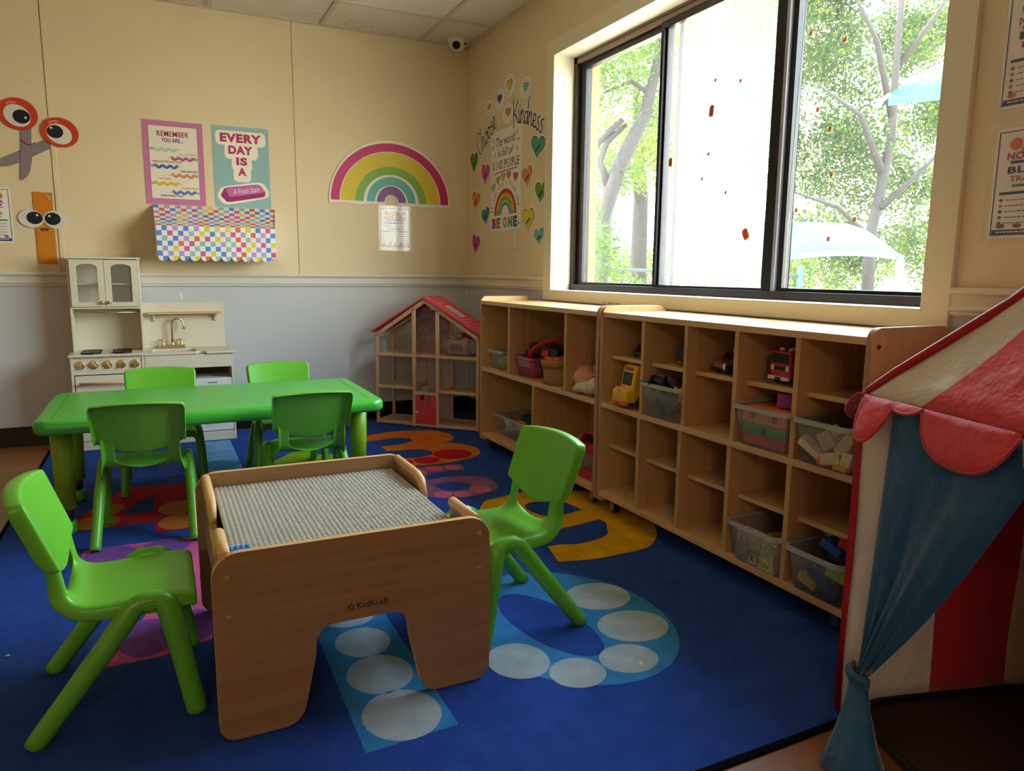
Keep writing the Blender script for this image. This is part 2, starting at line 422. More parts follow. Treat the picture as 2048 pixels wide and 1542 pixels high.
b.box(-6.2, 0, -.022, 0, HC-.002, HC+.0085, 'ceiling_grid'); b.box(-.022, 0, -8.7, 0, HC-.002, HC+.0085, 'ceiling_grid')
g = b.build('ceiling_grid', ceil); g['kind'] = 'structure'
# old water rings on two tiles
b = MB()
for cx, cy, rx, ry in ((-.72, -.10, .085, .045), (-.98, -.14, .06, .035)):
    rnd = random.Random(3); outer = [(cx+(rx+rnd.uniform(-.006, .006))*math.cos(a), cy+(ry+rnd.uniform(-.004, .004))*math.sin(a)) for a in (2*PI*i/22 for i in range(22))]
    inner = [(cx+(x-cx)*.95, cy+(y-cy)*.93) for x, y in outer]
    b.holed(outer, [inner], 'z', HC+.0072, HC+.0081, 'stain')
b.build('water_stain', ceil)

# chair rail (trim) with its stepped profile
prof = [(0, .850), (.008, .850), (.012, .856), (.012, .862), (.017, .866), (.017, .872), (.013, .878), (.013, .898), (.017, .905), (.024, .910), (.024, .918), (.019, .925), (0, .925)]
struct(MB().prism([(-d, z) for d, z in prof], 'x', -6.2, 0, 'rail_paint').build('trim_1'))
struct(MB().prism([(-d, z) for d, z in prof], 'y', -1.108, -.012, 'trim_paint').build('trim_2'))
prof2 = [(d, z - .008) for d, z in prof]
struct(MB().prism([(-d, z) for d, z in prof2], 'y', -8.7, -3.345, 'trim_paint').build('trim_3'))
mat('seam_dark', '#8c7548', .8)
struct(MB().box(-1.0936, -1.0904, -.0012, 0, .925, HC, 'seam_dark').build('trim_4'))
struct(MB().box(-2.328, -2.3245, -.0014, 0, .925, HC, 'seam_dark').box(-2.3245, -2.304, -.0035, 0, .925, HC, 'wall_cream').build('trim_5', bevel=.001))
struct(MB().box(-.012, 0, -.006, 0, .106, .85, 'rail_paint').box(-.005, 0, -.014, -.006, .106, .85, 'rail_paint').build('trim_6'))
struct(MB().box(-6.2, -.008, -.009, 0, 0, .105, 'baseboard_vinyl').build('baseboard_back', bevel=.003))
struct(MB().box(-.009, 0, -8.7, 0, 0, .105, 'baseboard_vinyl').build('baseboard_right', bevel=.003))

# ================================================================= window
win = empty('window_1', (0, -2.23, .855), kind='structure')
b = MB(); T = .017   # casing boards, mitred
co_ = dict(y0=-1.108, y1=-3.345, z0=.803, z1=2.098); ci = dict(y0=YW0, y1=YW1, z0=ZW0, z1=ZW1)
for P in ([(co_['y0'], co_['z0']), (ci['y0'], ci['z0']), (ci['y0'], ci['z1']), (co_['y0'], co_['z1'])],
          [(co_['y1'], co_['z0']), (ci['y1'], ci['z0']), (ci['y1'], ci['z1']), (co_['y1'], co_['z1'])],
          [(co_['y0'], co_['z1']), (ci['y0'], ci['z1']), (ci['y1'], ci['z1']), (co_['y1'], co_['z1'])],
          [(co_['y0'], co_['z0']), (ci['y0'], ci['z0']), (ci['y1'], ci['z0']), (co_['y1'], co_['z0'])]):
    b.prism(P, 'x', -T, 0, 'trim_paint')
b.build('casing', win, bevel=.0015)
b = MB(); e_ = .0025     # liner boards of the reveal
b.box(-T, .195, YW0-e_, YW0, ZW0, ZW1, 'window_paint').box(-T, .195, YW1, YW1+e_, ZW0, ZW1, 'window_paint')
b.box(-T, .195, YW1, YW0, ZW1-e_, ZW1, 'window_paint').box(-T, .195, YW1, YW0, ZW0, ZW0+e_, 'window_paint')
b.build('reveal_lining', win)
a0, a1, c0, c1 = YW0-.0025, YW1+.0025, ZW0+.0025, ZW1-.0025
b = MB()
b.box(.100, .165, a0-.030, a0, c0, c1, 'bronze').box(.100, .165, a1, a1+.03, c0, c1, 'bronze')
b.box(.100, .165, a1, a0, c1-.032, c1, 'bronze_light').box(.096, .165, a1, a0, c0, c0+.030, 'bronze')
b.box(.099, .1005, a1+.03, a0-.03, c1-.014, c1-.010, 'bronze_dark')
b.build('frame', win, bevel=.0015)
def sash(name, y0, y1, z0, z1, x0, x1, w, pane, wl=None, wr=None, light=False):
    wl = wl or w; wr = wr or w
    b = MB(); b.box(x0, x1, y0-wl, y0, z0, z1, 'bronze_dark').box(x0, x1, y1, y1+wr, z0, z1, 'bronze_dark')
    b.box(x0, x1, y1+wr, y0-wl, z1-.030, z1, 'bronze_dark').box(x0, x1, y1+wr, y0-wl, z0, z0+.012, 'bronze_dark')
    s = b.build(name, win, bevel=.0015)
    xm = (x0+x1)/2; g = MB().box(xm-.002, xm+.002, y1+wr, y0-wl, z0+.012, z1-.03, pane).build('glass_pane', s)
    return s
zb, zt = c0+.030, c1-.032
sash('left_sash', a0-.030, -1.93, zb, zt, .120, .155, .05, 'pane_clear', wl=.055, wr=.040)
sash('middle_sash', -1.90, -2.60, zb-.002, zt+.002, .106, .138, .03, 'pane_hazy', wl=.018, wr=.045)
sash('right_sash', -2.605, a1+.03, zb, zt, .120, .155, .03, 'pane_clear', wl=.032)
b = MB(); b.box(.158, .166, -1.958, -1.985, zb, zt, 'bronze_light').box(.158, .166, -2.0, -2.6, zt-.006, zt+.002, 'bronze_light'); b.build('screen_frame', win)
mat('mull_light', '#a8a6b4', .35, .5)
MB().box(.1045, .1200, -2.6015, -2.6155, zb, zt, 'mull_light').build('mullion_strip', win)
# flaked paint on the casing
b = MB(); rnd = random.Random(5)
for k in range(9):
    y = -1.70 - k*.016; h_ = rnd.uniform(.001, .0035); b.box(-T-.0006, -T, y-rnd.uniform(.005, .012), y, .808+rnd.uniform(0, .003), .811+h_, '#4a3a20')
b.build('flaked_paint', win)
# clings on the panes
def cling(y, z, w, h, rot, name, label, grp, c='#d4581c', big=False):
    b = MB(); pts = [(-.5, -.38), (-.3, -.5), (.35, -.5), (.5, -.3), (.5, .3), (.25, .5), (-.3, .5), (-.5, .35)]
    P = [(y + (p[0]*w)*math.cos(rot)-(p[1]*h)*math.sin(rot), z + (p[0]*w)*math.sin(rot)+(p[1]*h)*math.cos(rot)) for p in pts]
    xx = .1195 if y > -2.6 else .1345
    b.prism(P, 'x', xx-.003, xx, c)
    if big:
        for k in (-1, 0, 1):
            zz = z + k*h*.2; b.box(xx-.0036, xx-.003, y-w*.25, y+w*.25, zz-.0015, zz+.0015, '#8a3408')
    o = b.build(name); return tag(o, label, 'window sticker', grp)
cling(-2.227, 1.577, .026, .045, .1, 'window_cling', 'large orange gel cling high on the middle pane', 'orange gel clings on the window', big=True)
cling(-1.984, 1.413, .022, .036, 0, 'window_cling', 'large orange gel cling at the left edge of the middle pane', 'orange gel clings on the window', big=True)
cling(-2.45, 1.095, .030, .042, -.5, 'window_cling', 'large orange gel cling low on the middle pane, over the blue shade sail', 'orange gel clings on the window', big=True)
mid = [((-2.241, 1.689), 'tiny orange cling high on the middle pane, left of two'), ((-2.379, 1.655), 'tiny orange cling high on the middle pane, right of two'),
       ((-2.222, 1.415), 'tiny orange cling mid-pane, level with the large left cling'), ((-2.19, 1.323), 'tiny orange cling below mid-pane, left of the low pair'), ((-2.33, 1.257), 'tiny orange cling below mid-pane, right of the low pair')]
for (y, z), lb in mid: cling(y, z, .010, .014, .3, 'window_cling', lb, 'orange gel clings on the window', '#c0602c')
for (y, z) in [(-2.684, 1.741), (-2.824, 1.684), (-2.734, 1.489), (-2.791, 1.418), (-2.81, 1.272), (-2.671, 1.167), (-2.912, 1.122), (-2.816, 1.064)]:
    cling(y, z, .012, .016, .2, 'window_cling', 'small faded orange cling on the wide right pane', 'faded orange clings on the right pane', '#e07848')

# ================================================================= outside
import numpy as np
gz = -.25
tag(MB().box(.255, 90, -40, 90, gz-.3, gz, 'ground_soil').build('ground'), kind='structure')
def leaves(name, blobs, n, size, m, seed, parent):
    r = np.random.default_rng(seed)
    w = np.array([bb[3]**2 for bb in blobs]); w = w/w.sum(); idx = r.choice(len(blobs), n, p=w)
    B = np.array(blobs)
    d = r.normal(size=(n, 3)); d /= np.linalg.norm(d, axis=1)[:, None]; rad = r.random(n)**.45
    c = B[idx, :3] + d*rad[:, None]*B[idx, 3][:, None]*np.array([1, 1, .85])
    # clumps
    c += r.normal(size=(n, 3))*.03
    u = r.normal(size=(n, 3)); u /= np.linalg.norm(u, axis=1)[:, None]
    v = np.cross(u, r.normal(size=(n, 3))); v /= np.linalg.norm(v, axis=1)[:, None]
    s = size*(.6 + .8*r.random(n))[:, None]
    V = np.stack([c-u*s, c-v*s*.42, c+u*s, c+v*s*.42], 1).reshape(-1, 3)
    L = parent_loc(parent); V -= np.array(L)
    me = bpy.data.meshes.new(name); me.vertices.add(4*n); me.vertices.foreach_set('co', V.ravel().astype(np.float32))
    me.loops.add(4*n); me.loops.foreach_set('vertex_index', np.arange(4*n, dtype=np.int32)); me.polygons.add(n)
    me.polygons.foreach_set('loop_start', np.arange(0, 4*n, 4, dtype=np.int32))
    mats = m if isinstance(m, list) else [m]
    for q in mats: me.materials.append(M(q))
    me.update(calc_edges=True)
    mi = (r.random(n)*len(mats)).astype(np.int32); me.polygons.foreach_set('material_index', mi)
    o = bpy.data.objects.new(name, me); COL.objects.link(o); o.parent = parent; return o
def tree(label, base, trunk, branches, blobs, n, size, mats, seed):
    t = empty('tree', base, label, 'tree', 'trees outside the window')
    b = MB(); b.tube(trunk[0], trunk[1], 'bark', 9)
    for p, r_ in branches: b.tube(p, r_, 'bark', 6)
    b.build('trunk', t); leaves('foliage', blobs, n, size, mats, seed, t); return t
tree('leaning tree with thick dark forked trunk, seen through the left pane', (3.4, 3.9, gz),
     ([(3.4, 3.9, gz), (3.62, 4.0, 1.0), (3.71, 4.11, 1.74), (3.97, 4.1, 2.43), (4.32, 4.05, 3.11), (4.55, 4.1, 3.9), (4.7, 4.2, 5.2)], [.17, .15, .13, .11, .09, .07, .03]),
     [([(3.83, 4.1, 2.05), (3.70, 4.2, 2.45), (3.85, 4.25, 2.75), (4.15, 4.25, 3.0)], [.07, .055, .045, .03]), ([(3.5, 4.35, 2.45), (3.75, 4.3, 2.75), (4.05, 4.2, 3.05)], [.05, .05, .04]),
      ([(4.4, 4.05, 3.4), (4.15, 4.15, 3.55), (3.8, 4.3, 3.4)], [.04, .03, .015]), ([(3.65, 4.05, 1.3), (3.2, 3.9, 1.6), (2.9, 3.7, 2.0)], [.04, .03, .015])],
     [(2.85, 2.9, 1.25, .42), (3.05, 2.75, .7, .4), (2.8, 3.05, 1.7, .25), (3.7, 4.3, 3.5, .5), (4.3, 4.3, 4.2, .9), (4.5, 4.2, 3.2, .35), (3.9, 4.2, 2.2, .22), (4.3, 4.6, 2.4, .4), (3.4, 4.6, 3.0, .3)], 8000, .036, ['leaf_a', 'leaf_b'], 11)
rb = []; rnd = random.Random(4)
for k in range(60):
    u_ = rnd.random(); rb.append((16.2 + u_*5.8 + rnd.uniform(-.7, .7), 13.4 - u_*2.4 + rnd.uniform(-.8, 1.6), rnd.uniform(.8, 11.4), rnd.uniform(.7, 1.4)))
tree('tall spreading green tree filling the wide right pane', (18.2, 11.2, gz),
     ([(18.2, 11.2, gz), (18.1, 11.2, 2.2), (18.4, 11.0, 5), (18.2, 10.9, 8), (18.4, 11.0, 11)], [.20, .17, .13, .09, .04]),
     [([(18.3, 11.1, 4), (17, 11, 5.6), (15.6, 11.4, 6.4)], [.13, .08, .03]), ([(18.4, 11, 5.6), (17.2, 10.8, 7.6), (16, 11, 9.2)], [.12, .08, .03]),
      ([(18.3, 11, 7), (19, 10.4, 8.4), (19.8, 10, 10)], [.1, .07, .03]), ([(18.2, 11, 3), (19.2, 10.4, 4.2), (20, 9.8, 5.4)], [.12, .07, .03]), ([(18.2, 11.1, 2), (16.8, 11.4, 3), (15.4, 11.8, 3.4)], [.1, .07, .03])],
     rb, 72000, .074, ['leaf_a', 'leaf_b', 'leaf_c', 'leaf_b'], 12)
mb_ = [(9.8 + rnd.uniform(-2.4, 1.6), 11 + rnd.uniform(-1.5, 2), rnd.uniform(3.5, 7.5), rnd.uniform(.6, 1.1)) for k in range(26)]
tree('pale tree blurred behind the hazy middle pane', (10, 12, gz), ([(10, 12, gz), (10, 12, 3), (9.7, 12, 6)], [.25, .2, .08]), [([(10, 12, 2.6), (9.2, 11.6, 4.2)], [.1, .03])], mb_, 14000, .06, ['leaf_c', 'leaf_a'], 13)
hb = [(21 + rnd.uniform(-7, 9), 23 + rnd.uniform(-4, 6), rnd.uniform(.2, 1.6), rnd.uniform(.8, 1.3)) for k in range(34)]
s = empty('hedge', (21, 23, gz), 'low pale hedge in the distance below the blue shade sail', 'hedge'); leaves('foliage', hb, 14000, .12, ['leaf_c', 'leaf_a', 'leaf_b'], 14, s)
b = MB(); b.tube([(21, 23, gz), (21, 23, 1.2)], .08, 'bark', 6); b.build('trunk', s)
# shade sails
def catenary(p, q, sag, n=8):
    p, q = Vector(p), Vector(q); return [p.lerp(q, i/n) + Vector((0, 0, sag*4*(i/n)*(1-i/n))) for i in range(n+1)]
def sail(label, corners, ridge, m1, m2, sag, posts, bulge=.32):
    t = empty('shade_sail', (corners[1][0], corners[1][1], gz), label, 'shade sail', 'fabric shade sails over the playground')
    b = MB(); K = len(corners); N = 8
    ra, rb_ = Vector(ridge[0]), Vector(ridge[1])
    for i in range(K):
        p, q = corners[i], corners[(i+1) % K]; edge = catenary(p, q, sag, N)
        top = [ra.lerp(rb_, 0) if (e_-ra).length < (e_-rb_).length else rb_ for e_ in edge]
        vs = []
        for e_, t_ in zip(edge, top):
            for j in range(5):
                f = j/4; vs.append(tuple(e_.lerp(t_, f) + Vector((0, 0, bulge*math.sin(PI*f)*f**.2*(t_.z-e_.z)))))
        b.add(vs, [(a*5+j, (a+1)*5+j, (a+1)*5+j+1, a*5+j+1) for a in range(N) for j in range(4)], m1, True)
    b.build('canopy', t, solid=.02)
    b = MB()
    for i in range(K):
        e1 = catenary(corners[i], corners[(i+1) % K], sag, N)
        vs = [tuple(e_) for e_ in e1] + [tuple(e_ - Vector((0, 0, .13))) for e_ in e1]
        b.add(vs, [(k, k+1, k+N+2, k+N+1) for k in range(N)], m2)
    b.build('edge_band', t, solid=.02)
    for p in posts: MB().tube([p[0], p[1]], p[2], 'post_white', 10).build('post', t)
sail('pale blue hip shade sail standing low across the middle and right panes', [(10.34, 10.97, 1.51), (10.48, 7.5, 1.37), (15.69, 8.36, 1.5), (14.6, 11.6, 1.72)], [(12.33, 10.2, 2.31), (14.6, 9.7, 2.34)], 'sail_blue', 'sail_navy' if 'sail_navy' in MATS else 'plastic_blue', .12,
     [((15.69, 8.36, 1.5), (15.72, 8.3, gz), .10), ((10.34, 10.97, 1.5), (10.2, 11.0, gz), .06)])
sail('teal and white corner of a higher shade sail at the top right of the window', [(6.44, 1.9, 3.17), (9.36, 1.66, 3.49), (14.28, 3.92, 4.44), (10.55, 4.57, 4.17)], [(10.31, 3.09, 4.56), (11.28, 3.2, 4.70)], 'sail_teal', 'sail_teal', .06, [((6.44, 1.9, 3.17), (6.25, 1.95, 3.02), .025), ((9.36, 1.66, 3.49), (9.5, 1.5, gz), .07), ((14.28, 3.92, 4.44), (14.4, 3.9, gz), .07)], .10)
t = empty('fence', (4.6, 5.8, gz), 'dark rail fence beyond the left pane', 'fence')
b = MB(); b.tube([(3.6, 6.3, 1.06), (8.0, 4.4, .93)], .025, 'fence_dark', 6); b.tube([(3.6, 6.3, .5), (8.0, 4.4, .4)], .02, 'fence_dark', 6); b.build('rail', t)
for x, y in ((4.5, 5.85), (6.2, 5.15), (7.9, 4.45)): MB().tube([(x, y, gz), (x, y, 1.1)], .045, 'sail_teal', 8).build('post', t)

# ================================================================= rug
RT = .006
rug = MB()
rug.box(-2.43, -.04, -3.60, -.05, 0, RT, 'rug_bind').box(-2.415, -.055, -3.585, -.065, .001, RT+.0006, 'rug_blue')
rp_ = Paper('flat', 0, Matrix.Identity(4)); rp_.b = rug
def rz_(L): return RT + .0006 + .0004*L
rp_.z = rz_
RB = RT + .0026   # where furniture stands on the pile
def smooth_poly(P, lim=48, n=4):
    K = len(P); V = [Vector(p) for p in P]; corner = []
    for i in range(K):
        a, b_ = V[i]-V[i-1], V[(i+1) % K]-V[i]; corner.append(math.degrees(abs(a.angle_signed(b_, 0))) > lim)
    out = []
    for i in range(K):
        p1, p2 = V[i], V[(i+1) % K]; p0 = V[i-1] if not corner[i] else p1 - (p2-p1); p3 = V[(i+2) % K] if not corner[(i+1) % K] else p2 + (p2-p1)
        for k in range(n):
            t_ = k/n; q = .5*((2*p1) + (-p0+p2)*t_ + (2*p0-5*p1+4*p2-p3)*t_*t_ + (-p0+3*p1-3*p2+p3)*t_**3); out.append((q.x, q.y))
    return out
NINE = [(-0.76, -1.99), (-0.73, -1.94), (-0.69, -1.9), (-0.61, -1.88), (-0.53, -1.86), (-0.42, -1.88), (-0.31, -1.92), (-0.24, -1.96), (-0.22, -2.08), (-0.19, -2.24), (-0.22, -2.4), (-0.29, -2.52), (-0.34, -2.57), (-0.4, -2.61), (-0.52, -2.62), (-0.62, -2.62), (-0.74, -2.59), (-0.71, -2.46), (-0.66, -2.46), (-0.6, -2.48), (-0.51, -2.47), (-0.45, -2.44), (-0.42, -2.39), (-0.39, -2.34), (-0.39, -2.29), (-0.49, -2.31), (-0.6, -2.32), (-0.67, -2.3), (-0.74, -2.26), (-0.78, -2.16), (-0.78, -2.05)]
NINE_H = [(-0.54, -2.0), (-0.49, -2.01), (-0.45, -2.02), (-0.41, -2.05), (-0.4, -2.1), (-0.39, -2.17), (-0.45, -2.18), (-0.53, -2.19), (-0.57, -2.16), (-0.59, -2.09), (-0.58, -2.03)]
THREE = [(-0.88, -0.51), (-0.85, -0.51), (-0.77, -0.49), (-0.67, -0.47), (-0.57, -0.48), (-0.46, -0.52), (-0.41, -0.57), (-0.38, -0.66), (-0.39, -0.74), (-0.42, -0.81), (-0.47, -0.84), (-0.51, -0.85), (-0.45, -0.87), (-0.4, -0.94), (-0.37, -1.02), (-0.38, -1.11), (-0.42, -1.18), (-0.5, -1.23), (-0.6, -1.26), (-0.7, -1.27), (-0.79, -1.26), (-0.88, -1.23), (-0.93, -1.17), (-0.86, -1.09), (-0.79, -1.1), (-0.73, -1.11), (-0.69, -1.1), (-0.64, -1.08), (-0.62, -1.03), (-0.63, -0.98), (-0.67, -0.94), (-0.73, -0.93), (-0.83, -0.92), (-0.83, -0.8), (-0.75, -0.8), (-0.68, -0.78), (-0.63, -0.74), (-0.63, -0.69), (-0.65, -0.66), (-0.7, -0.64), (-0.81, -0.65), (-0.89, -0.66), (-0.92, -0.67)]
SIX = [(-0.8, -1.31), (-0.73, -1.29), (-0.66, -1.3), (-0.57, -1.32), (-0.59, -1.42), (-0.66, -1.41), (-0.73, -1.41), (-0.78, -1.43), (-0.81, -1.48), (-0.82, -1.51), (-0.79, -1.51), (-0.71, -1.5), (-0.63, -1.52), (-0.56, -1.58), (-0.55, -1.65), (-0.56, -1.72), (-0.58, -1.77), (-0.64, -1.8), (-0.71, -1.82), (-0.78, -1.82), (-0.84, -1.8), (-0.9, -1.75), (-0.9, -1.63), (-0.88, -1.5), (-0.84, -1.38)]
SIX_H = [(-0.82, -1.61), (-0.77, -1.59), (-0.71, -1.6), (-0.67, -1.64), (-0.67, -1.68), (-0.7, -1.71), (-0.74, -1.72), (-0.79, -1.71), (-0.81, -1.67)]
FOUR = [(-2.21, -1.52), (-2.17, -1.4), (-2.13, -1.31), (-2.08, -1.17), (-2.03, -1.1), (-1.93, -1.11), (-1.78, -1.13), (-1.75, -1.14), (-1.76, -1.57), (-1.76, -1.76), (-1.79, -1.76), (-1.93, -1.75), (-1.93, -1.63), (-2.13, -1.62), (-2.2, -1.62)]
FOUR_H = [(-1.93, -1.26), (-1.94, -1.49), (-2.04, -1.48), (-2.0, -1.34)]
SEVEN = [(-2.15, -1.93), (-2.15, -1.85), (-2.06, -1.84), (-1.8, -1.85), (-1.75, -1.92), (-1.75, -2.22), (-1.78, -2.47), (-1.8, -2.66), (-1.92, -2.7), (-2.04, -2.7), (-2.01, -2.61), (-1.96, -2.46), (-1.93, -2.3), (-1.95, -2.14), (-2.01, -2.04), (-2.15, -1.98)]
RUG_DOTS = [(-0.537, -1.114, 0.1, 0.104, 'rug_red'), (-0.702, -1.179, 0.064, 0.066, 'rug_red'), (-0.796, -1.175, 0.023, 0.044, 'rug_red'), (-0.653, -1.746, 0.048, 0.048, 'rug_pink'), (-0.748, -1.777, 0.04, 0.045, 'rug_pink'), (-0.828, -1.748, 0.039, 0.046, 'rug_pink'), (-0.725, -1.352, 0.04, 0.047, 'rug_pink'), (-0.632, -1.353, 0.04, 0.042, 'rug_pink'), (-0.798, -1.379, 0.027, 0.04, 'rug_pink'), (-2.1, -1.393, 0.06, 0.071, 'rug_orange2'), (-2.126, -1.546, 0.076, 0.083, 'rug_orange2'), (-1.848, -1.479, 0.073, 0.094, 'rug_orange2'), (-1.853, -1.661, 0.069, 0.087, 'rug_orange2'), (-2.065, -1.929, 0.081, 0.092, 'rug_purple'), (-1.898, -1.913, 0.076, 0.077, 'rug_purple'), (-1.951, -2.58, 0.067, 0.106, 'rug_purple'), (-1.827, -2.557, 0.049, 0.093, 'rug_purple'), (-0.762, -2.863, 0.097, 0.088, 'rug_white'), (-0.774, -3.056, 0.099, 0.086, 'rug_white'), (-0.882, -3.191, 0.076, 0.066, 'rug_white'), (-1.03, -3.194, 0.069, 0.065, 'rug_white'), (-1.134, -3.086, 0.076, 0.084, 'rug_white'), (-1.455, -2.837, 0.069, 0.077, 'rug_white'), (-1.456, -3.001, 0.077, 0.086, 'rug_white'), (-1.457, -3.175, 0.084, 0.093, 'rug_white')]

rp_.poly(smooth_poly(NINE), 'rug_yellow', 1, [smooth_poly(NINE_H, 60)]); rp_.poly(smooth_poly(THREE), 'rug_orange', 1); rp_.poly(smooth_poly(SIX), 'rug_mauve', 1, [smooth_poly(SIX_H, 60)])
rp_.poly(FOUR, 'rug_red4', 1, [FOUR_H]); rp_.poly(SEVEN, 'rug_rose', 1)
rp_.poly([(-1.56, -3.27), (-1.36, -3.26), (-1.36, -2.45), (-1.55, -2.45)], 'rug_sky', 1)
rp_.poly([(-1.455+.076*math.cos(a), -2.67+.078*math.sin(a)) for a in (2*PI*i/24 for i in range(24))], 'rug_white', 2)
rp_.poly(ell(-.925, -2.95, .275, .335, 40, .12), 'rug_sky', 1, [ell(-.975, -2.945, .088, .205, 32, .16)])
rp_.poly([(-1.715, -.31), (-1.555, -.31), (-1.555, -1.03), (-1.745, -1.03)], 'rug_lightblue', 1); rp_.poly(ell(-1.64, -.86, .085, .1), 'rug_sky', 2)
rp_.poly([(-1.42, -.50), (-1.31, -.38), (-1.10, -.42), (-1.06, -.62), (-1.22, -.84), (-1.05, -.86), (-1.05, -1.02), (-1.43, -1.02), (-1.42, -.92), (-1.2, -.62), (-1.3, -.52), (-1.36, -.6)], 'rug_lime', 1)
for x, y, rx, ry, m_ in RUG_DOTS: rp_.poly(ell(x, y, rx, ry, 28), m_, 2)
for x, y in ((-.48, -2.54), (-.6, -2.55), (-.36, -2.5)): rp_.poly(ell(x, y, .05, .055), 'rug_yellow2', 2)
tag(rug.build('rug'), 'large blue number rug with bright dotted numerals covering the floor', 'rug')

# ================================================================= chairs
def make_chair():
    t = empty('child_chair', (0, 0, 0))
    # seat with the neck that rises into the back
    rows = [(.150, .232, .118, 0), (.163, .246, .126, 0), (.160, .2575, .130, 0), (.140, .2635, .132, 0), (.09, .2645, .133, 0), (.03, .261, .132, 0), (-.02, .2585, .130, 0), (-.050, .262, .127, 0),
            (-.068, .275, .123, 0), (-.074, .288, .119, .018), (-.0775, .308, .117, .010), (-.081, .330, .117, 0), (-.084, .350, .118, 0), (-.090, .370, .118, 0)]
    cols = [-1, -.9, -.76, -.70, -.5, -.25, 0, .25, .5, .70, .76, .9, 1]
    b = MB(); vs = []; nC = len(cols)
    for i, (x, z, hw, dip) in enumerate(rows):
        for j, c in enumerate(cols):
            zz = z; xx = x
            if 3 <= i <= 8: zz -= .006*(1-c*c)
            if i == 9: zz -= .026*max(0, 1-(c/.72)**2)
            if i >= 9: xx -= .012*(1-c*c)
            vs.append((xx, c*hw, zz))
    fs = []
    for i in range(len(rows)-1):
        for j in range(nC-1):
            if i >= 9 and 3 <= j <= 8: continue
            fs.append((i*nC+j, i*nC+j+1, (i+1)*nC+j+1, (i+1)*nC+j))
    b.add(vs, fs, 'chair_green', True)
    # turned-down side flanges, deepest under the seat
    for s in (0, nC-1):
        sg = -1 if s == 0 else 1; fl = []
        for i, (x, z, hw, dip) in enumerate(rows):
            k = min(1, max(0, (i-.5)/2)); d = (.012 + .020*k)
            nx, nz = (0, -1) if i < 6 else ((-.5, -.87) if i < 8 else (-.95, -.3))
            if i > 10: d *= .8
            v = vs[i*nC+s]; fl.append((v[0]+nx*d, v[1]+sg*.003, v[2]+nz*d))
        b.add([vs[i*nC+s] for i in range(len(rows))] + fl, [(i, i+1, i+1+len(rows), i+len(rows)) for i in range(len(rows)-1)], 'chair_green', True)
    b.build('seat', t, local=True, solid=.005, sub=2)
    # backrest: hollow shell, rolled edge, bowed lower edge
    zr = [0, .18, .4, .62, .82, .95, 1.0]; cc = [-1, -.965, -.85, -.6, -.3, 0, .3, .6, .85, .965, 1]; vs = []
    def bp(c, f):
        hw = .138 + .006*f - (.006 if f > .97 else 0)
        z0 = .350 - .040*(1-abs(c)**1.6); z1 = .492 + .010*(1-c*c); z = z0 + (z1-z0)*f
        x = -.080 - .050*(z-.35)/.14 - .016*(1-c*c)
        return (x, c*hw, z)
    for f in zr:
        for c in cc: vs.append(bp(c, f))
    n = len(cc); K = len(zr)
    b = MB(); b.add(vs, [(i*n+j, i*n+j+1, (i+1)*n+j+1, (i+1)*n+j) for i in range(K-1) for j in range(n-1)], 'chair_green', True)
    loop = [(0, 0)] + [(i, 0) for i in range(1, K)] + [(K-1, j) for j in range(1, n)] + [(i, n-1) for i in range(K-2, -1, -1)]
    A = [vs[i*n+j] for i, j in loop]; B = []
    for (i, j), v in zip(loop, A):
        d = .030 if 0 < i else .022
        B.append((v[0]-d*.95, v[1]*1.012, v[2]-d*.30 + (.004 if i == K-1 else 0)))
    b.add(A+B, [(q, q+1, q+1+len(A), q+len(A)) for q in range(len(A)-1)], 'chair_green', True)
    b.build('backrest', t, local=True, solid=.005, sub=2)
    for s in (-1, 1):
        for kind in (0, 1):
            if kind == 0: pts = [(-.147, .154, 0), (-.140, .1535, .010), (-.02, .146, .165), (.030, .140, .232), (.040, .138, .2475), (.056, .136, .2565), (.086, .136, .2565), (.104, .136, .2545)]
            else: pts = [(.150, .154, 0), (.149, .1535, .010), (.122, .146, .165), (.108, .140, .232), (.101, .138, .2475), (.090, .136, .2565), (.060, .136, .2565), (.042, .136, .2545)]
            rs = [.020, .021, .022, .0225, .0225, .0215, .0215, .013]
            b = MB(); b.tube([(p[0], p[1]*s, p[2]) for p in pts], rs, 'chair_green', 14, flat=.82, ref=(1, 0, 0))
            b.v = [(v[0], v[1], max(v[2], 0.0)) for v in b.v]
            if kind == 0:
                b.box(.035, .10, s*.112, s*.134, .228, .252, 'chair_green')
            b.build('leg', t, local=True)
    return t
proto = make_chair()
chairs = [((-2.000, -2.825), 0, 'green plastic chair at the left end of the wooden activity table', 'green plastic chairs at the activity table'),
          ((-1.052, -2.842), 184, 'green plastic chair at the right end of the wooden activity table', 'green plastic chairs at the activity table'),
          ((-1.948, -1.738), 86, 'green plastic chair on the near side of the green table, to the left', 'green plastic chairs round the green table'),
          ((-1.385, -1.738), 91, 'green plastic chair on the near side of the green table, to the right', 'green plastic chairs round the green table'),
          ((-1.885, -1.10), -91, 'green plastic chair behind the green table, in front of the play kitchen', 'green plastic chairs round the green table'),
          ((-1.365, -1.08), -88, 'green plastic chair behind the green table, beside the play kitchen', 'green plastic chairs round the green table')]
for i, ((x, y), a, lb, gp) in enumerate(chairs):
    o = proto if i == 0 else copy_tree(proto)
    o.location = (x, y, RB); o.rotation_euler = (0, 0, math.radians(a)); tag(o, lb, 'chair', gp)

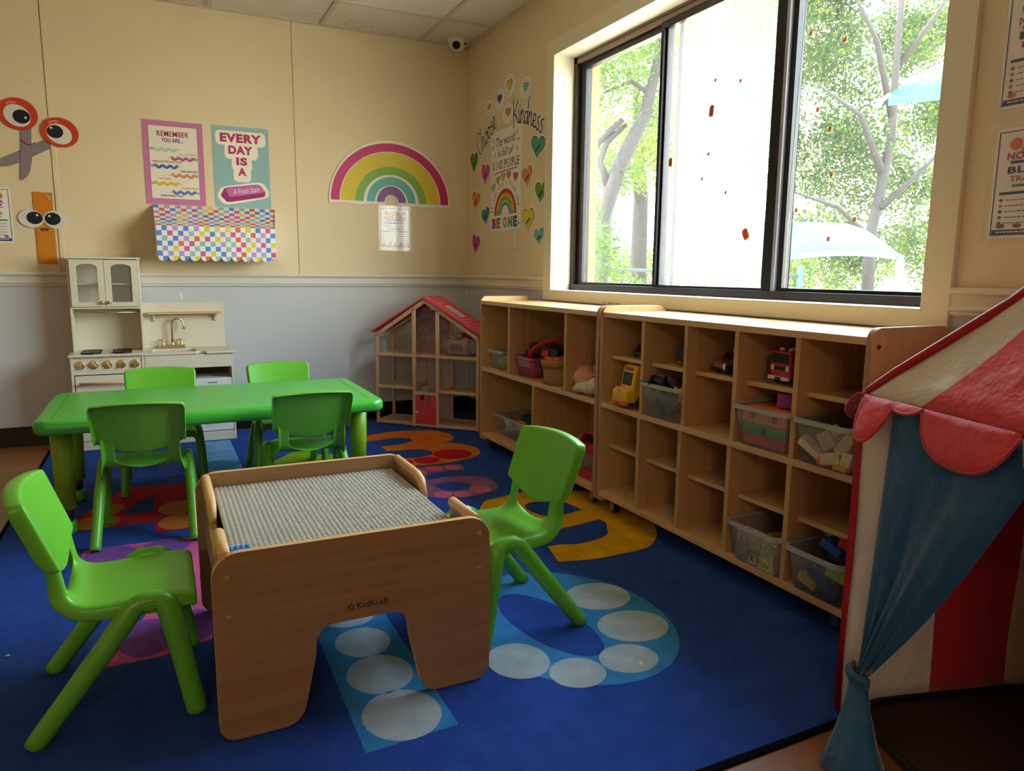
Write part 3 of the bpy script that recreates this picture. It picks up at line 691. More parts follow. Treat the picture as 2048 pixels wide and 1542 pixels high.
# ================================================================= green table
TT = .447
t = empty('activity_table', (-1.68, -1.495, RB), 'long green plastic table with rounded corners and grooved top ends', 'table')
t.name = 'plastic_table'
b = MB(); x0, x1, y0, y1 = -2.272, -1.088, -1.812, -1.150
prof_ = [(.030, .398), (.008, .400), (0, .410), (0, .430), (.005, .441), (.016, .4465), (.030, .447)]
rings = []
for ins, z in prof_: rings.append([(p[0], p[1], z) for p in rrect(x0+ins, x1-ins, y0+ins, y1-ins, max(.012, .055-ins), 6)])
n = len(rings[0]); vs = [p for r_ in rings for p in r_]
b.add(vs, [(i*n+j, i*n+(j+1) % n, (i+1)*n+(j+1) % n, (i+1)*n+j) for i in range(len(rings)-1) for j in range(n)], 'table_green', True)
b.add(rings[-1], [tuple(range(n))], 'table_green'); b.add(rings[0], [tuple(range(n-1, -1, -1))], 'table_green')
top = b.build('tabletop', t)
b = MB(); mat('groove_green', '#2c9420', .4)
for xx in (-2.218, -1.146): b.box(xx, xx+.004, -1.77, -1.215, TT-.0005, TT+.0005, 'groove_green')
b.build('groove', t)
def tleg(x, y):
    b = MB(); b.tube([(x, y, .10), (x, y, .25), (x, y, .405)], [.030, .034, .037], 'leg_green', 20); o = b.build('leg', t)
    MB().tube([(x, y, .035), (x, y, .13)], .019, 'dark_steel', 14).build('adjustable_tube', o)
    b = MB()
    for k in range(3): b.tube([(x-.0, y-.0195, .055+k*.02), (x, y-.0185, .055+k*.02)], .0035, 'black_plastic', 8)
    b.build('adjuster_hole', o)
    MB().lathe([(.0, 0), (.024, 0), (.026, .006), (.026, .04), (.022, .045), (0, .045)], (x, y, RB), 'table_green').build('foot_cap', o)
tleg(-2.208, -1.63); tleg(-1.150, -1.60); tleg(-2.212, -1.215); tleg(-1.150, -1.215)

# ================================================================= wooden activity table
AX0, AX1, AYF, AYB, AZ = -1.815, -1.228, -3.122, -2.485, .402
t = empty('play_table', ((AX0+AX1)/2, (AYF+AYB)/2, RB), 'wooden activity table with grey building plate top and arched end panels', 'table')
def endpanel(y0, y1):
    z = RB
    P = rrect(AX0, AX1, z, AZ, .05, 7)       # starts top right going over the top to the left, then the feet
    P = [p for p in P]
    top_ = arc(AX1-.052, AZ-.052, .052, 0, 90, 7) + arc(AX0+.052, AZ-.052, .052, 90, 180, 7)
    lf = arc(AX0+.035, z+.035, .035, 180, 270, 5) + arc(AX0+.145-.02, z+.045, .045, 270, 345, 6)
    inn = [(AX0+.192, .150)] + arc(AX0+.232, .178, .038, 168, 92, 6) + arc(AX1-.232, .178, .038, 88, 12, 6) + [(AX1-.192, .150)]
    rf = arc(AX1-.145+.02, z+.045, .045, 195, 270, 6) + arc(AX1-.035, z+.035, .035, 270, 360, 5)
    return MB().prism(top_ + lf + inn + rf, 'y', y0, y1, 'oak_front', edge='oak_edge')
fp = endpanel(AYF, AYF+.016).build('end_panel', t, bevel=.0025)
bp_ = endpanel(AYB-.016, AYB).build('end_panel', t, bevel=.0025)
# brand on the near panel
pp = Paper('front', 0, Matrix(((1, 0, 0, 0), (0, 0, -1, AYF), (0, 1, 0, 0), (0, 0, 0, 1))))
star = []
for k in range(10):
    a = PI/2 + k*PI/5; r_ = .0095 if k % 2 == 0 else .0048; star.append((-1.5475+r_*math.cos(a), .2455+r_*math.sin(a)))
star2 = [(-1.5475+(x+1.5475)*.55, .2455+(z-.2455)*.55) for x, z in star]
mat('brand_ink', '#3a1a14', .7)
pp.poly(star, 'brand_ink', 1, [star2]); pp.text('KidKraft', -1.5345, .2395, .0195, 'brand_ink', 1, 'l', .012); pp.text('o', -1.4655, .2515, .004, 'brand_ink', 1, 'l')
lg = pp.b.build('brand_mark', fp, local=False)
for (x, z) in ((-1.787, .352), (-1.787, .270), (-1.254, .360), (-1.254, .280)):
    MB().lathe([(.0, -.003), (.0025, -.003), (.003, -.0005), (.0042, -.0022), (.0066, -.0018), (.0072, 0)], (x, AYF, z), 'bolt_bronze', 14, 'y').build('bolt', fp)
# side rails with a hand notch
def siderail(x):
    Y0, Y1 = AYF+.016, AYB-.016
    P = [(Y0, .235), (Y1, .235), (Y1, .398), (Y1-.20, .398), (Y1-.25, .345), (Y0+.195, .300), (Y0+.135, .345), (Y0+.13, .398), (Y0, .398)]
    P = [(Y0, .235), (Y1, .235), (Y1, .388), (Y1-.19, .388), (Y1-.225, .376), (Y1-.245, .335), (Y1-.27, .325), (Y0+.145, .325), (Y0+.145, .388), (Y0, .388)]
    o = MB().prism(P, 'x', x-.010, x+.010, 'oak_front', edge='oak_edge').build('side_panel', t, bevel=.004, seg=3)
    MB().tube([(x, Y1, .389), (x, Y1-.185, .389), (x, Y1-.222, .380), (x, Y1-.248, .342)], [.012, .012, .0115, .009], 'oak_edge', 12).build('rail', o)
    MB().tube([(x, Y0+.148, .389), (x, Y0, .389)], .0125, 'oak_edge', 12).build('rail', o)
siderail(AX0+.027); siderail(AX1-.027)
# inner box bottom under the plate
MB().box(AX0+.037, AX1-.037, AYF+.017, AYB-.017, .235, .245, 'pine_floor').box(AX0+.045, AX1-.045, AYF+.02, AYB-.02, .352, .3575, 'plate_grey').build('tray', t, bevel=.001)
# studded plate
b = MB(); pit = .0112; X0, X1, Y0, Y1 = AX0+.046, AX1-.046, AYF+.021, AYB-.021; zt_ = .3600
b.box(X0, X1, Y0, Y1, .358, zt_, 'plate_grey')
nx = int((X1-X0)/pit); ny = int((Y1-Y0)/pit); n8 = 6; vsx = []; fsx = []
for i in range(nx):
    for j in range(ny):
        cx, cy = X0 + (i+.5)*(X1-X0)/nx, Y0 + (j+.5)*(Y1-Y0)/ny; k0 = len(vsx)
        for z in (zt_, zt_+.0030):
            for q in range(n8): a = 2*PI*q/n8; vsx.append((cx+.0037*math.cos(a), cy+.0037*math.sin(a), z))
        for q in range(n8): fsx.append((k0+q, k0+(q+1) % n8, k0+n8+(q+1) % n8, k0+n8+q))
        fsx.append(tuple(range(k0+n8, k0+2*n8)))
b.add(vsx, fsx, 'plate_grey'); plate = b.build('building_plate', t)
plate['label'] = 'grey studded building plate'
b = MB(); mat('brick_blue', '#1c86e0', .35)
bx_, by_ = -1.778, -3.012; b.box(bx_+.006, bx_+4*pit+.004, by_+.003, by_+2*pit, zt_+.0033, zt_+.0065, 'brick_blue')
for i in range(4):
    for j in range(2): b.lathe([(.0037, 0), (.0037, .0022), (0, .0022)], (bx_+.0095+(i+.0)*pit, by_+.0075+j*pit*.9, zt_+.0065), 'brick_blue', 10)
tag(b.build('toy_brick'), 'small flat blue toy brick on the near left corner of the grey plate', 'toy brick')

# ================================================================= rolling shelves
SF, SB = -.340, -.022
def caster(parent, x, y):
    b = MB(); b.lathe([(.0, -.011), (.021, -.011), (.024, -.006), (.024, .006), (.021, .011), (0, .011)], (x, y, RT+.0268), 'black_rubber', 18, 'x')
    o = b.build('caster', parent)
    b = MB(); b.tube([(x, y, .052), (x, y, .068)], .012, 'chrome', 10); b.box(x-.016, x-.0125, y-.013, y+.013, .020, .054, 'chrome'); b.box(x+.0125, x+.016, y-.013, y+.013, .020, .054, 'chrome'); b.box(x-.016, x+.016, y-.014, y+.014, .052, .055, 'chrome')
    b.build('fork', o)
def shelf_side(y0, y1, parent, ztop=.821):
    P = [(SF+.035+.035*math.cos(a)*0, 0) for a in ()]
    P = arc(SF+.032, ztop-.032, .032, 180, 90, 6) + arc(SB-.06, ztop-.05, .05, 90, 20, 5) + [(SB, ztop-.075), (SB, .068)] + arc(SF+.022, .066, .022, 270, 180, 5)
    return MB().prism(P, 'y', y0, y1, 'shelf_side', edge='shelf_edge').build('side_panel', parent, bevel=.002)
def screw(parent, x, y, z, s):
    MB().lathe([(0, -.0015*s), (.0022, -.0015*s), (.0026, 0), (.004, -.002*s), (.005, 0)], (x, y, z), 'brass', 10, 'y').build('bolt', parent)
def shelf(name, label, ya, yb, cat, top_div, low_div, recess):
    t = empty(name, ((SF+SB)/2, (ya+yb)/2, RT+.001), label, cat)
    s1 = shelf_side(ya-.018, ya, t); s2 = shelf_side(yb, yb+.018, t)
    A, Bq = ya-.018, yb+.018
    MB().box(SF+.004, SB, Bq, A, .778, .798, 'shelf_beech').build('top_board', t, bevel=.0015)
    MB().box(SF+.002, SB, Bq, A, .428, .448, 'shelf_beech').build('middle_board', t, bevel=.0015)
    MB().box(SF+.002, SB, Bq, A, .070, .092, 'shelf_beech').build('bottom_board', t, bevel=.0015)
    MB().box(SB-.006, SB, Bq, A, .092, .778, 'shelf_inner').build('back_panel', t)
    for y in top_div: MB().box(SF+.003, SB-.006, y-.0085, y+.0085, .448, .778, 'shelf_inner').build('divider', t, bevel=.001)
    for y in low_div: MB().box(SF+.003, SB-.006, y-.0085, y+.0085, .092, .428, 'shelf_inner').build('divider', t, bevel=.001)
    for side, y in (('a', ya-.018), ('b', yb+.018)):
        for z in (.66, .50, .47, .30, .12): pass
    for z in (.702, .497, .438, .262, .085): screw(t, SF+.016, A, z, 1)
    for x, y in ((SF+.045, A-.055), (SF+.045, Bq+.05), (SB-.05, A-.055), (SB-.05, Bq+.05)): caster(t, x, y)
    return t
sh1 = shelf('toy_shelf', 'beech rolling toy shelf nearest the corner, beside the dollhouse', -1.010, -2.172, 'shelf', [-1.357, -1.909], [-1.621], None)
sh2 = shelf('toy_shelf', 'long beech rolling cubby shelf under the window, next to the striped tent', -2.182, -3.378, 'shelf', [-2.4555, -2.69, -2.92, -3.151], [-2.447, -2.678, -2.912, -3.149], True)
ed = [-2.200, -2.4555, -2.69, -2.92, -3.151, -3.360]; el = [-2.200, -2.447, -2.678, -2.912, -3.149, -3.360]
for e_, zz in ((ed, .618), (el, .265)):
    for a, c in zip(e_[:-1], e_[1:]): MB().box(-.300, SB-.006, c+.0085, a-.0085, zz, zz+.014, 'shelf_beech').build('cubby_shelf', sh2, bevel=.001)
MB().lathe([(0, -.004), (.0045, -.0035), (.006, 0)], (-.318, -3.378, .775), 'dark_steel', 14, 'y').build('bolt', sh2)
MB().box(SF+.004, SF+.012, -2.181, -2.173, .12, .70, 'black_plastic').build('hinge_strip', sh2)

# ================================================================= dollhouse
HA, HD, HN = Vector((-.685, -.190, 0)), Vector((.694, -.720, 0)).normalized(), Vector((.720, .694, 0)).normalized()
HW, HDp = .690, .215
t = empty('dollhouse', tuple(HA) , 'open wooden dollhouse with red tiled roof and red door in the corner', 'dollhouse')
t.location = (HA.x, HA.y, RB); t.rotation_euler = (0, 0, math.atan2(HD.y, HD.x))
def hb_(b, s0, s1, d0, d1, z0, z1, m): b.box(s0, s1, d0, d1, z0, z1, m)
W2 = .016
for s0 in (0, .253, .410, HW-W2):
    for d0 in ((0, HDp-W2)):
        zt2 = .56 if s0 in (0, HW-W2) else .716
        MB().box(s0, s0+W2 if s0 in (0, HW-W2) else s0+.020, d0, d0+W2, 0, zt2, 'pine').build('post', t, local=True, bevel=.0015)
for (s0, s1, zs) in ((0, HW, (.004,)), (W2, .253, (.226, .425)), (.27, .41, (.196,)), (.430, HW-W2, (.215, .425))):
    for z in zs:
        b = MB(); b.box(s0, s1, 0, W2, z, z+.018, 'pine').box(s0, s1, HDp-W2, HDp, z, z+.018, 'pine')
        if s0 != .27: b.box(s0, s0+.012, W2, HDp-W2, z, z+.018, 'pine').box(s1-.012, s1, W2, HDp-W2, z, z+.018, 'pine')
        o = b.build('floor_frame', t, local=True, bevel=.001)
        if s0 != .27: MB().box(s0+.012, s1-.012, W2, HDp-W2, z+.008, z+.014, 'pine_floor').build('floor_board', t, local=True)
MB().box(.27, .42, W2, HDp-W2, .425, .440, 'pine').build('floor_board', t, local=True)
# partitions with wallpaper
MB().box(.150, .41, HDp-W2-.004, HDp-W2, .44, .70, 'house_paper').build('wallpaper_panel', t, local=True)
MB().box(.150, .253, HDp-W2-.004, HDp-W2, .24, .425, 'house_lilac').box(.150, .253, HDp-W2-.004, HDp-W2, .02, .226, 'house_white').build('wallpaper_panel', t, local=True)
MB().box(.27, .41, HDp-W2-.004, HDp-W2, .02, .43, 'house_lilac').build('wallpaper_panel', t, local=True)
MB().box(.590, HW-W2, HDp-W2-.004, HDp-W2, .02, .425, 'house_paper').build('wallpaper_panel', t, local=True)
# door
d = MB().box(.274, .409, -.001, .006, .018, .200, 'house_red').build('door', t, local=True, bevel=.001)
b = MB(); mat('decal_grey', '#7c6c70', .6)
for i in range(2):
    for j in range(2): b.box(.306+i*.045, .332+i*.045, -.0016, -.001, .128+j*.040, .156+j*.040, 'decal_grey' if (i, j) != (0, 1) else 'black_plastic')
b.build('window_decal', d, local=True)
MB().ball((.287, -.006, .092), .008, 'knob_pink').build('knob', d, local=True)
# roof
apx, apz, ez = .338, .782, .572
def roofside(s0, z0, s1, z1, name):
    L_ = math.hypot(s1-s0, z1-z0); ux, uz = (s1-s0)/L_, (z1-z0)/L_; nx_, nz_ = -uz, ux
    if nz_ < 0: nx_, nz_ = -nx_, -nz_
    th = .008
    P = [(s0, z0), (s1, z1), (s1+nx_*th, z1+nz_*th), (s0+nx_*th, z0+nz_*th)]
    o = MB().prism(P, 'y', -.012, HDp+.012, 'house_red').build(name, t, local=True)
    # shingle marks in rows
    b = MB(); rows = int(L_/.030); q = .0005
    for r_ in range(rows):
        f = (r_+.5)*.030 + (.0)
        for k in range(9):
            dd = -.004 + k*.026 + (.013 if r_ % 2 else 0)
            if dd + .018 > HDp+.01: continue
            pts = [(f, dd), (f+.007*1, dd+.004), (f+.009, dd+.010), (f+.006, dd+.017), (f+.004, dd+.016), (f+.0065, dd+.010), (f+.005, dd+.0055), (f-.001, dd+.0015)]
            vs = [(s0+ux*a+nx_*(th+q), c, z0+uz*a+nz_*(th+q)) for a, c in pts]; tri = tessellate_polygon([[Vector((a, c, 0)) for a, c in pts]])
            b.add(vs, [tuple(x) for x in tri], 'house_white')
    b.build('shingle_marks', o, local=True)
    return o, (ux, uz, nx_, nz_)
roofside(apx, apz, -.018, ez-.004, 'roof_panel'); ro, (ux, uz, nx_, nz_) = roofside(apx, apz, HW+.016, ez-.004, 'roof_panel')
b = MB(); mat('skylight_grey', '#a9b4ac', .6)
for m_, e0, e1, w0, w1, h in (('house_white', .115, .235, .075, .135, .0012), ('skylight_grey', .125, .225, .085, .125, .0017)):
    vs = [(apx+ux*a+nx_*(.0085+h), c, apz+uz*a+nz_*(.0085+h)) for a, c in ((e0, w0), (e1, w0), (e1, w1), (e0, w1))]; b.add(vs, [(0, 1, 2, 3)], m_)
b.build('skylight_decal', ro, local=True)
for d0 in (0, HDp-W2):
    b = MB(); hh = .024
    b.prism([(0, ez-.012), (apx, apz-.002), (apx, apz-.030), (.012, ez-.030), (0, ez-.03)], 'y', d0, d0+W2, 'pine'); b.prism([(HW, ez-.012), (apx, apz-.002), (apx, apz-.030), (HW-.012, ez-.030), (HW, ez-.03)], 'y', d0, d0+W2, 'pine')
    b.build('rafter', t, local=True, bevel=.001)
MB().box(0, W2, W2, HDp-W2, ez-.032, ez-.014, 'pine').build('wall_plate', t, local=True); MB().box(HW-W2, HW, W2, HDp-W2, ez-.032, ez-.014, 'pine').build('wall_plate', t, local=True)
HOUSE = t
def hw(s, d, z): p = HA + HD*s + HN*d; return Vector((p.x, p.y, z))

# ================================================================= play kitchen
t = empty('play_kitchen', (-1.91, -.16, RB), 'cream toy kitchen with glass-fronted cupboard, hob, brass tap and sink', 'play kitchen')
K = 'kitchen_cream'; kz = RB
# stove unit
SX0, SX1, SX2, KF, KB = -2.292, -1.958, -1.517, -.298, -.022
b = MB(); b.box(SX0, SX0+.012, KF, KB, kz, .497, K).box(SX1-.010, SX1+.002, KF, KB, kz, .497, K).box(SX0+.012, SX1-.010, KB-.008, KB, kz, .497, K).box(SX0+.012, SX1-.010, KF+.006, KB, kz, .055, K).box(SX0+.012, SX1-.010, KF+.004, KF+.016, .405, .497, K)
b.build('stove_body', t, bevel=.0012)
od = MB().box(SX0+.016, SX1-.014, KF, KF+.014, .112, .400, K).build('oven_door', t, bevel=.0015)
MB().box(SX0+.05, SX1-.05, KF-.0012, KF+.002, .165, .31, 'glass_dark').build('oven_window', od)
MB().tube([(SX0+.035, KF-.024, .362), (SX1-.035, KF-.024, .362)], .0065, 'kitchen_wood', 12).tube([(SX0+.055, KF, .362), (SX0+.055, KF-.024, .362)], .004, 'brass', 8).tube([(SX1-.055, KF, .362), (SX1-.055, KF-.024, .362)], .004, 'brass', 8).build('handle', od)
MB().box(SX0+.016, SX1-.014, KF+.001, KF+.014, .058, .106, K).build('drawer_front', t, bevel=.0015)
for x in (-2.250, -2.189, -2.126, -2.063, -2.001):
    a = random.Random(int(-x*1000)).uniform(-.9, .9)
    b = MB().lathe([(.0, -.006), (.020, -.006), (.0225, -.003), (.0225, 0)], (x, KF+.004, .455), 'brass', 24, 'y')
    R_ = Matrix.Rotation(a, 4, 'Y'); T_ = Matrix.Translation((x, KF+.004, .455))
    b2 = MB().box(-.005, .005, -.016, -.005, -.018, .018, 'brass').xf(T_ @ R_); b.v += []; b.add(b2.v, b2.f, 'brass'); b.build('stove_knob', t, bevel=.001)
MB().box(SX0-.008, SX1+.004, KF-.014, KB, .497, .509, K).build('hob_top', t, bevel=.003)
for x, y in ((-2.200, -.245), (-2.058, -.245), (-2.200, -.135), (-2.058, -.135)):
    b = MB().lathe([(0, 0), (.046, 0), (.048, .004), (.045, .008), (.030, .0065), (.028, .008), (0, .008)], (x, y, .509), 'black_plastic', 28); b.lathe([(.036, .0082), (.034, .0086), (.032, .0082)], (x, y, .509), 'chrome', 24); b.build('burner', t)
# cupboard above
UY = -.165; UX0, UX1 = -2.285, -1.952; UZ0, UZ1 = .741, .995
b = MB(); b.box(UX0, UX0+.010, UY, KB, .509, UZ1, K).box(UX1-.010, UX1, UY, KB, .509, UZ1, K).box(UX0+.010, UX1-.010, KB-.006, KB, .509, UZ1, K)
b.box(UX0+.01, UX1-.01, UY, KB, UZ0-.006, UZ0+.004, K).box(UX0+.01, UX1-.01, UY+.02, KB, .862, .868, K).box(UX0-.006, UX1+.006, UY-.010, KB, UZ1, UZ1+.010, K)
b.build('cupboard_body', t, bevel=.0012)
MB().tube([(UX0+.010, UY+.02, .715), (UX1-.010, UY+.02, .715)], .004, 'brass', 8).build('utensil_bar', t)
xm = (UX0+UX1)/2
for x0, x1, kx in ((UX0+.011, xm-.001, xm-.016), (xm+.001, UX1-.011, xm+.016)):
    out = [(x0, UZ0+.006), (x1, UZ0+.006), (x1, UZ1-.004), (x0, UZ1-.004)]
    iw0, iw1 = x0+.030, x1-.030; zz0, zz1 = UZ0+.030, UZ1-.046
    hole = [(iw0, zz0), (iw1, zz0), (iw1, zz1)] + [((iw0+iw1)/2+(iw1-iw0)/2*math.cos(a), zz1+.020*math.sin(a)) for a in (PI*i/10 for i in range(1, 10))] + [(iw0, zz1)]
    d = MB().holed(out, [hole], 'y', UY-.010, UY, K).build('cupboard_door', t, bevel=.001)
    MB().box(iw0-.004, iw1+.004, UY-.003, UY-.0015, zz0-.004, zz1+.022, 'sleeve').build('door_pane', d)
    MB().ball((kx, UY-.022, UZ0+.028), .0095, 'brass').tube([(kx, UY-.010, UZ0+.028), (kx, UY-.016, UZ0+.028)], .004, 'brass', 8).build('knob', d)
# sink unit
b = MB(); X1_ = SX2
b.box(SX1+.004, SX1+.014, KF+.004, KB, kz, .492, K).box(X1_-.010, X1_, KF+.004, KB, kz, .492, K).box(SX1+.014, X1_-.01, KB-.008, KB, kz, .492, 'kitchen_inner')
b.box(SX1+.014, X1_-.010, KF+.004, KB, kz, .058, K).box(SX1+.014, X1_-.01, KF+.004, KF+.014, .418, .492, K)
b.build('sink_body', t, bevel=.0012)
# worktop with the sink cut out; curved front edge
xs0, xs1 = SX1+.004, X1_+.014
Pw = [(xs0, KB), (xs0, KF-.004), (-1.700, KF-.004), (-1.690, KF+.018), (-1.676, KF+.020), (-1.664, KF+.004), (-1.650, KF-.010), (xs1, KF-.010), (xs1, KB)]
hole = rrect(-1.915, -1.700, KF+.020, KB-.085, .02, 5)
MB().holed(Pw, [hole], 'z', .494, .507, K).build('worktop', t, bevel=.002)
b = MB(); b.box(-1.918, -1.697, KF+.017, KB-.082, .430, .434, K).box(-1.918, -1.915, KF+.017, KB-.082, .434, .4935, K).box(-1.700, -1.697, KF+.017, KB-.082, .434, .4935, K).box(-1.918, -1.697, KF+.017, KF+.020, .434, .4935, K).box(-1.918, -1.697, KB-.085, KB-.082, .434, .4935, K)
b.build('sink_basin', t)
# splashback, shelf, brackets
MB().prism([(SX1+.004, .507), (SX1+.004, .762), (-1.552, .762)] + arc(-1.552, .744, .018, 90, 0, 5) + [(-1.534, .507)], 'y', KB-.016, KB-.004, K).build('splashback', t, bevel=.002)
MB().prism(rrect(-1.933, -1.548, KB-.082, KB-.016, .012, 4), 'z', .699, .709, 'kitchen_wood').build('wall_shelf', t, bevel=.002)
for x in (-1.898, -1.582): MB().prism([(KB-.016, .699), (KB-.062, .699), (KB-.060, .690), (KB-.034, .676), (KB-.030, .660), (KB-.016, .655)], 'x', x-.006, x+.006, K).build('bracket', t, bevel=.0015)
# tap
fx = -1.812; fy = KB-.050
fa = MB().box(fx-.066, fx+.066, fy-.016, fy+.016, .507, .526, 'brass').build('tap', t, bevel=.004, seg=3)
pts = [(fx, fy, .526), (fx, fy, .640)] + [(fx+.030-.030*math.cos(a), fy-.010*math.sin(a), .640+.034*math.sin(a)) for a in (PI*i/10 for i in range(1, 10))] + [(fx+.060, fy-.014, .636), (fx+.061, fy-.015, .614)]
MB().tube(pts, [.0055]*(len(pts)-2)+[.0055, .007], 'brass', 12).lathe([(.010, 0), (.008, .006), (.0065, .016)], (fx, fy, .526), 'brass', 14).build('spout', fa)
for s in (-1, 1):
    hx = fx + s*.046; b = MB().lathe([(.010, 0), (.007, .010), (.005, .022), (.006, .030), (0, .032)], (hx, fy, .526), 'brass', 14)
    b.tube([(hx-.020, fy, .556), (hx+.020, fy, .556)], .0026, 'brass', 8).ball((hx-.021, fy, .556), .0046, 'brass').ball((hx+.021, fy, .556), .0046, 'brass').tube([(hx, fy-.016, .556), (hx, fy+.016, .556)], .0026, 'brass', 8)
    b.build('tap_handle', fa)
# appliance under the sink
ap = MB().box(-1.735, X1_-.012, KF+.006, KB-.03, .062, .356, 'kitchen_white').build('fridge_box', t, bevel=.002)
b = MB(); fr = rrect(-1.672, -1.592, .150, .215, .004, 2)
b.holed(rrect(-1.672, -1.592, .100, .165, .004, 2), [rrect(-1.664, -1.600, .108, .157, .004, 2)], 'y', KF+.002, KF+.0065, 'kitchen_white'); b.box(-1.650, -1.604, KF+.004, KF+.006, .330, .336, 'kitchen_inner')
b.build('door_panel_frame', ap)
MB().box(SX1+.014, -1.737, KF+.006, KF+.018, .060, .416, K).build('cupboard_front', t, bevel=.0015)

# ================================================================= striped tent
P0 = Vector((-.588, -3.560, 0)); FD = Vector((-.28, -.96, 0)).normalized(); WD = Vector((.96, -.28, 0)).normalized(); HEX = .705
FL, WL = .82, .575
t = empty('play_tent', (P0.x, P0.y, .001), 'red and white striped play tent with scalloped eave and tied-back blue curtain', 'play tent')
def TP(f, w, z, o_=0): return P0 + FD*f + WD*(w) + Vector((0, 0, z)) - WD*o_
APX = Vector((-.420, -4.0, 1.135))
rnd = random.Random(8)
def wall(pa, pb, stripes, z0, z1, name, wob=.006, gaps=()):
    b = MB()
    for (s0, s1, m_) in stripes:
        nx = 6; nz = 14; vs = []
        for i in range(nx+1):
            for j in range(nz+1):
                s = s0 + (s1-s0)*i/nx; z = z0 + (z1-z0)*j/nz; p = pa.lerp(pb, s)
                nn = (pb-pa).normalized().cross(Vector((0, 0, 1)))
                w_ = wob*math.sin(s*23+z*9)*math.sin(z*6.5)
                vs.append(tuple(p + nn*w_ + Vector((0, 0, z))))
        b.add(vs, [(i*(nz+1)+j, (i+1)*(nz+1)+j, (i+1)*(nz+1)+j+1, i*(nz+1)+j+1) for i in range(nx) for j in range(nz)], m_, True)
    return b.build(name, t, solid=.0015)
c0_, c1_, c2_, c3_ = TP(0, 0, 0), TP(FL, 0, 0), TP(FL, WL, 0), TP(0, WL, 0)
wall(c0_, c3_, [(0, .385, 'tent_white'), (.385, .72, 'tent_red'), (.72, 1, 'tent_white')], .012, HEX, 'side_wall')
wall(c3_, c2_, [(0, .25, 'tent_white'), (.25, .5, 'tent_red'), (.5, .75, 'tent_white'), (.75, 1, 'tent_red')], .012, HEX, 'back_wall')
wall(c1_, c2_, [(0, .36, 'tent_white'), (.36, .70, 'tent_red'), (.70, 1, 'tent_white')], .012, HEX, 'side_wall')
wall(c0_, c1_, [(0.012, .118, 'tent_white')], .012, HEX, 'front_strip', .003); wall(c0_, c1_, [(.90, .99, 'tent_white')], .012, HEX, 'front_strip', .003)
# roof
def roof(pa, pb, stripes, name):
    b = MB()
    for s0, s1, m_ in stripes:
        N = 10; vs = []
        for i in range(7):
            s = s0 + (s1-s0)*i/6; e_ = pa.lerp(pb, s) + Vector((0, 0, HEX))
            for j in range(N+1):
                f = j/N; p = e_.lerp(APX, f); sag = -.018*math.sin(PI*f) + .004*math.sin(s*40+f*11)*(1-f); vs.append(tuple(p + Vector((0, 0, sag))))
        b.add(vs, [(i*(N+1)+j, (i+1)*(N+1)+j, (i+1)*(N+1)+j+1, i*(N+1)+j+1) for i in range(6) for j in range(N)], m_, True)
    b.build(name, t, solid=.0015)
st = [(0, .20, 'tent_white'), (.20, .5, 'tent_valance'), (.5, .75, 'tent_white'), (.75, 1, 'tent_valance')]
roof(c0_, c1_, st, 'roof_panel'); roof(c1_, c2_, st, 'roof_panel'); roof(c2_, c3_, st, 'roof_panel'); roof(c3_, c0_, [(a, b_, c) for a, b_, c in [(0, .33, 'tent_white'), (.33, .66, 'tent_red'), (.66, 1, 'tent_white')]], 'roof_panel')
# piping over poles and hips
for c in (c0_, c1_, c2_, c3_):
    h = c + Vector((0, 0, HEX)); pts = [c + Vector((0, 0, .0095)), c + Vector((0, 0, .25)), c + Vector((0, 0, HEX-.05)), c.lerp(h, .96), c.lerp(h, .985).lerp(APX, .006), h.lerp(APX, .022), h.lerp(APX, .05), h.lerp(APX, .12), h.lerp(APX, .5) + Vector((0, 0, -.018)), APX]
    MB().tube(pts, [.009, .009, .009, .0095, .0095, .0095, .0095, .0095, .0095, .008], 'tent_pipe', 10).build('pole_sleeve', t)
# scalloped eave
def scallop(pa, pb, s0, s1, depth, outn, flare, m_, curl=0):
    b = MB(); N = 14; J = 6; vs = []
    for i in range(N+1):
        u_ = i/N; s = s0 + (s1-s0)*u_; e_ = pa.lerp(pb, s) + Vector((0, 0, HEX+.003)); d = depth*max(.12, (1-abs(2*u_-1)**2.4))**.6
        if i in (0, N): d = depth*.10
        for j in range(J+1):
            f = j/J; dd = d*f
            vs.append(tuple(e_ - Vector((0, 0, dd)) + outn*(.006 + flare*math.sin(min(1, dd/depth)*PI*.55) + curl*math.sin(PI*u_)*f)))
    b.add(vs, [(i*(J+1)+j, (i+1)*(J+1)+j, (i+1)*(J+1)+j+1, i*(J+1)+j+1) for i in range(N) for j in range(J)], m_, True)
    # hem
    hem = [vs[i*(J+1)+J] for i in range(N+1)]
    b.tube(hem, .0022, 'tent_red', 6)
    return b.build('scallop', t, solid=.0015)
scallop(c0_, c1_, .015, .125, .085, -WD, .020, 'tent_valance', .020); scallop(c0_, c1_, .12, .215, .016, -WD, .010, 'tent_valance', .004)
for s0 in (.215, .48, .745): scallop(c0_, c1_, s0, s0+.255, .085, -WD, .018, 'tent_valance')
for s0 in (-.02, .33, .66): scallop(c0_, c3_, s0, s0+.31, .075, -FD, .060, 'tent_valance', .03)
# floor
b = MB(); fl_ = []
cen = (c0_+c2_)/2
for i in range(64):
    a = 2*PI*i/64; q = (abs(math.cos(a))**7 + abs(math.sin(a))**7)**(-1/7); fl_.append(cen + FD*(FL/2-.004)*q*math.cos(a) + WD*(WL/2-.008)*q*math.sin(a))
b.prism([(p.x, p.y) for p in fl_], 'z', .0095, .012, 'tent_floor'); b.build('ground_sheet', t)
b = MB(); b.tube([tuple(p + Vector((0, 0, .019))) for p in fl_ + fl_[:1]], .008, 'black_plastic', 8); b.build('hoop', t)
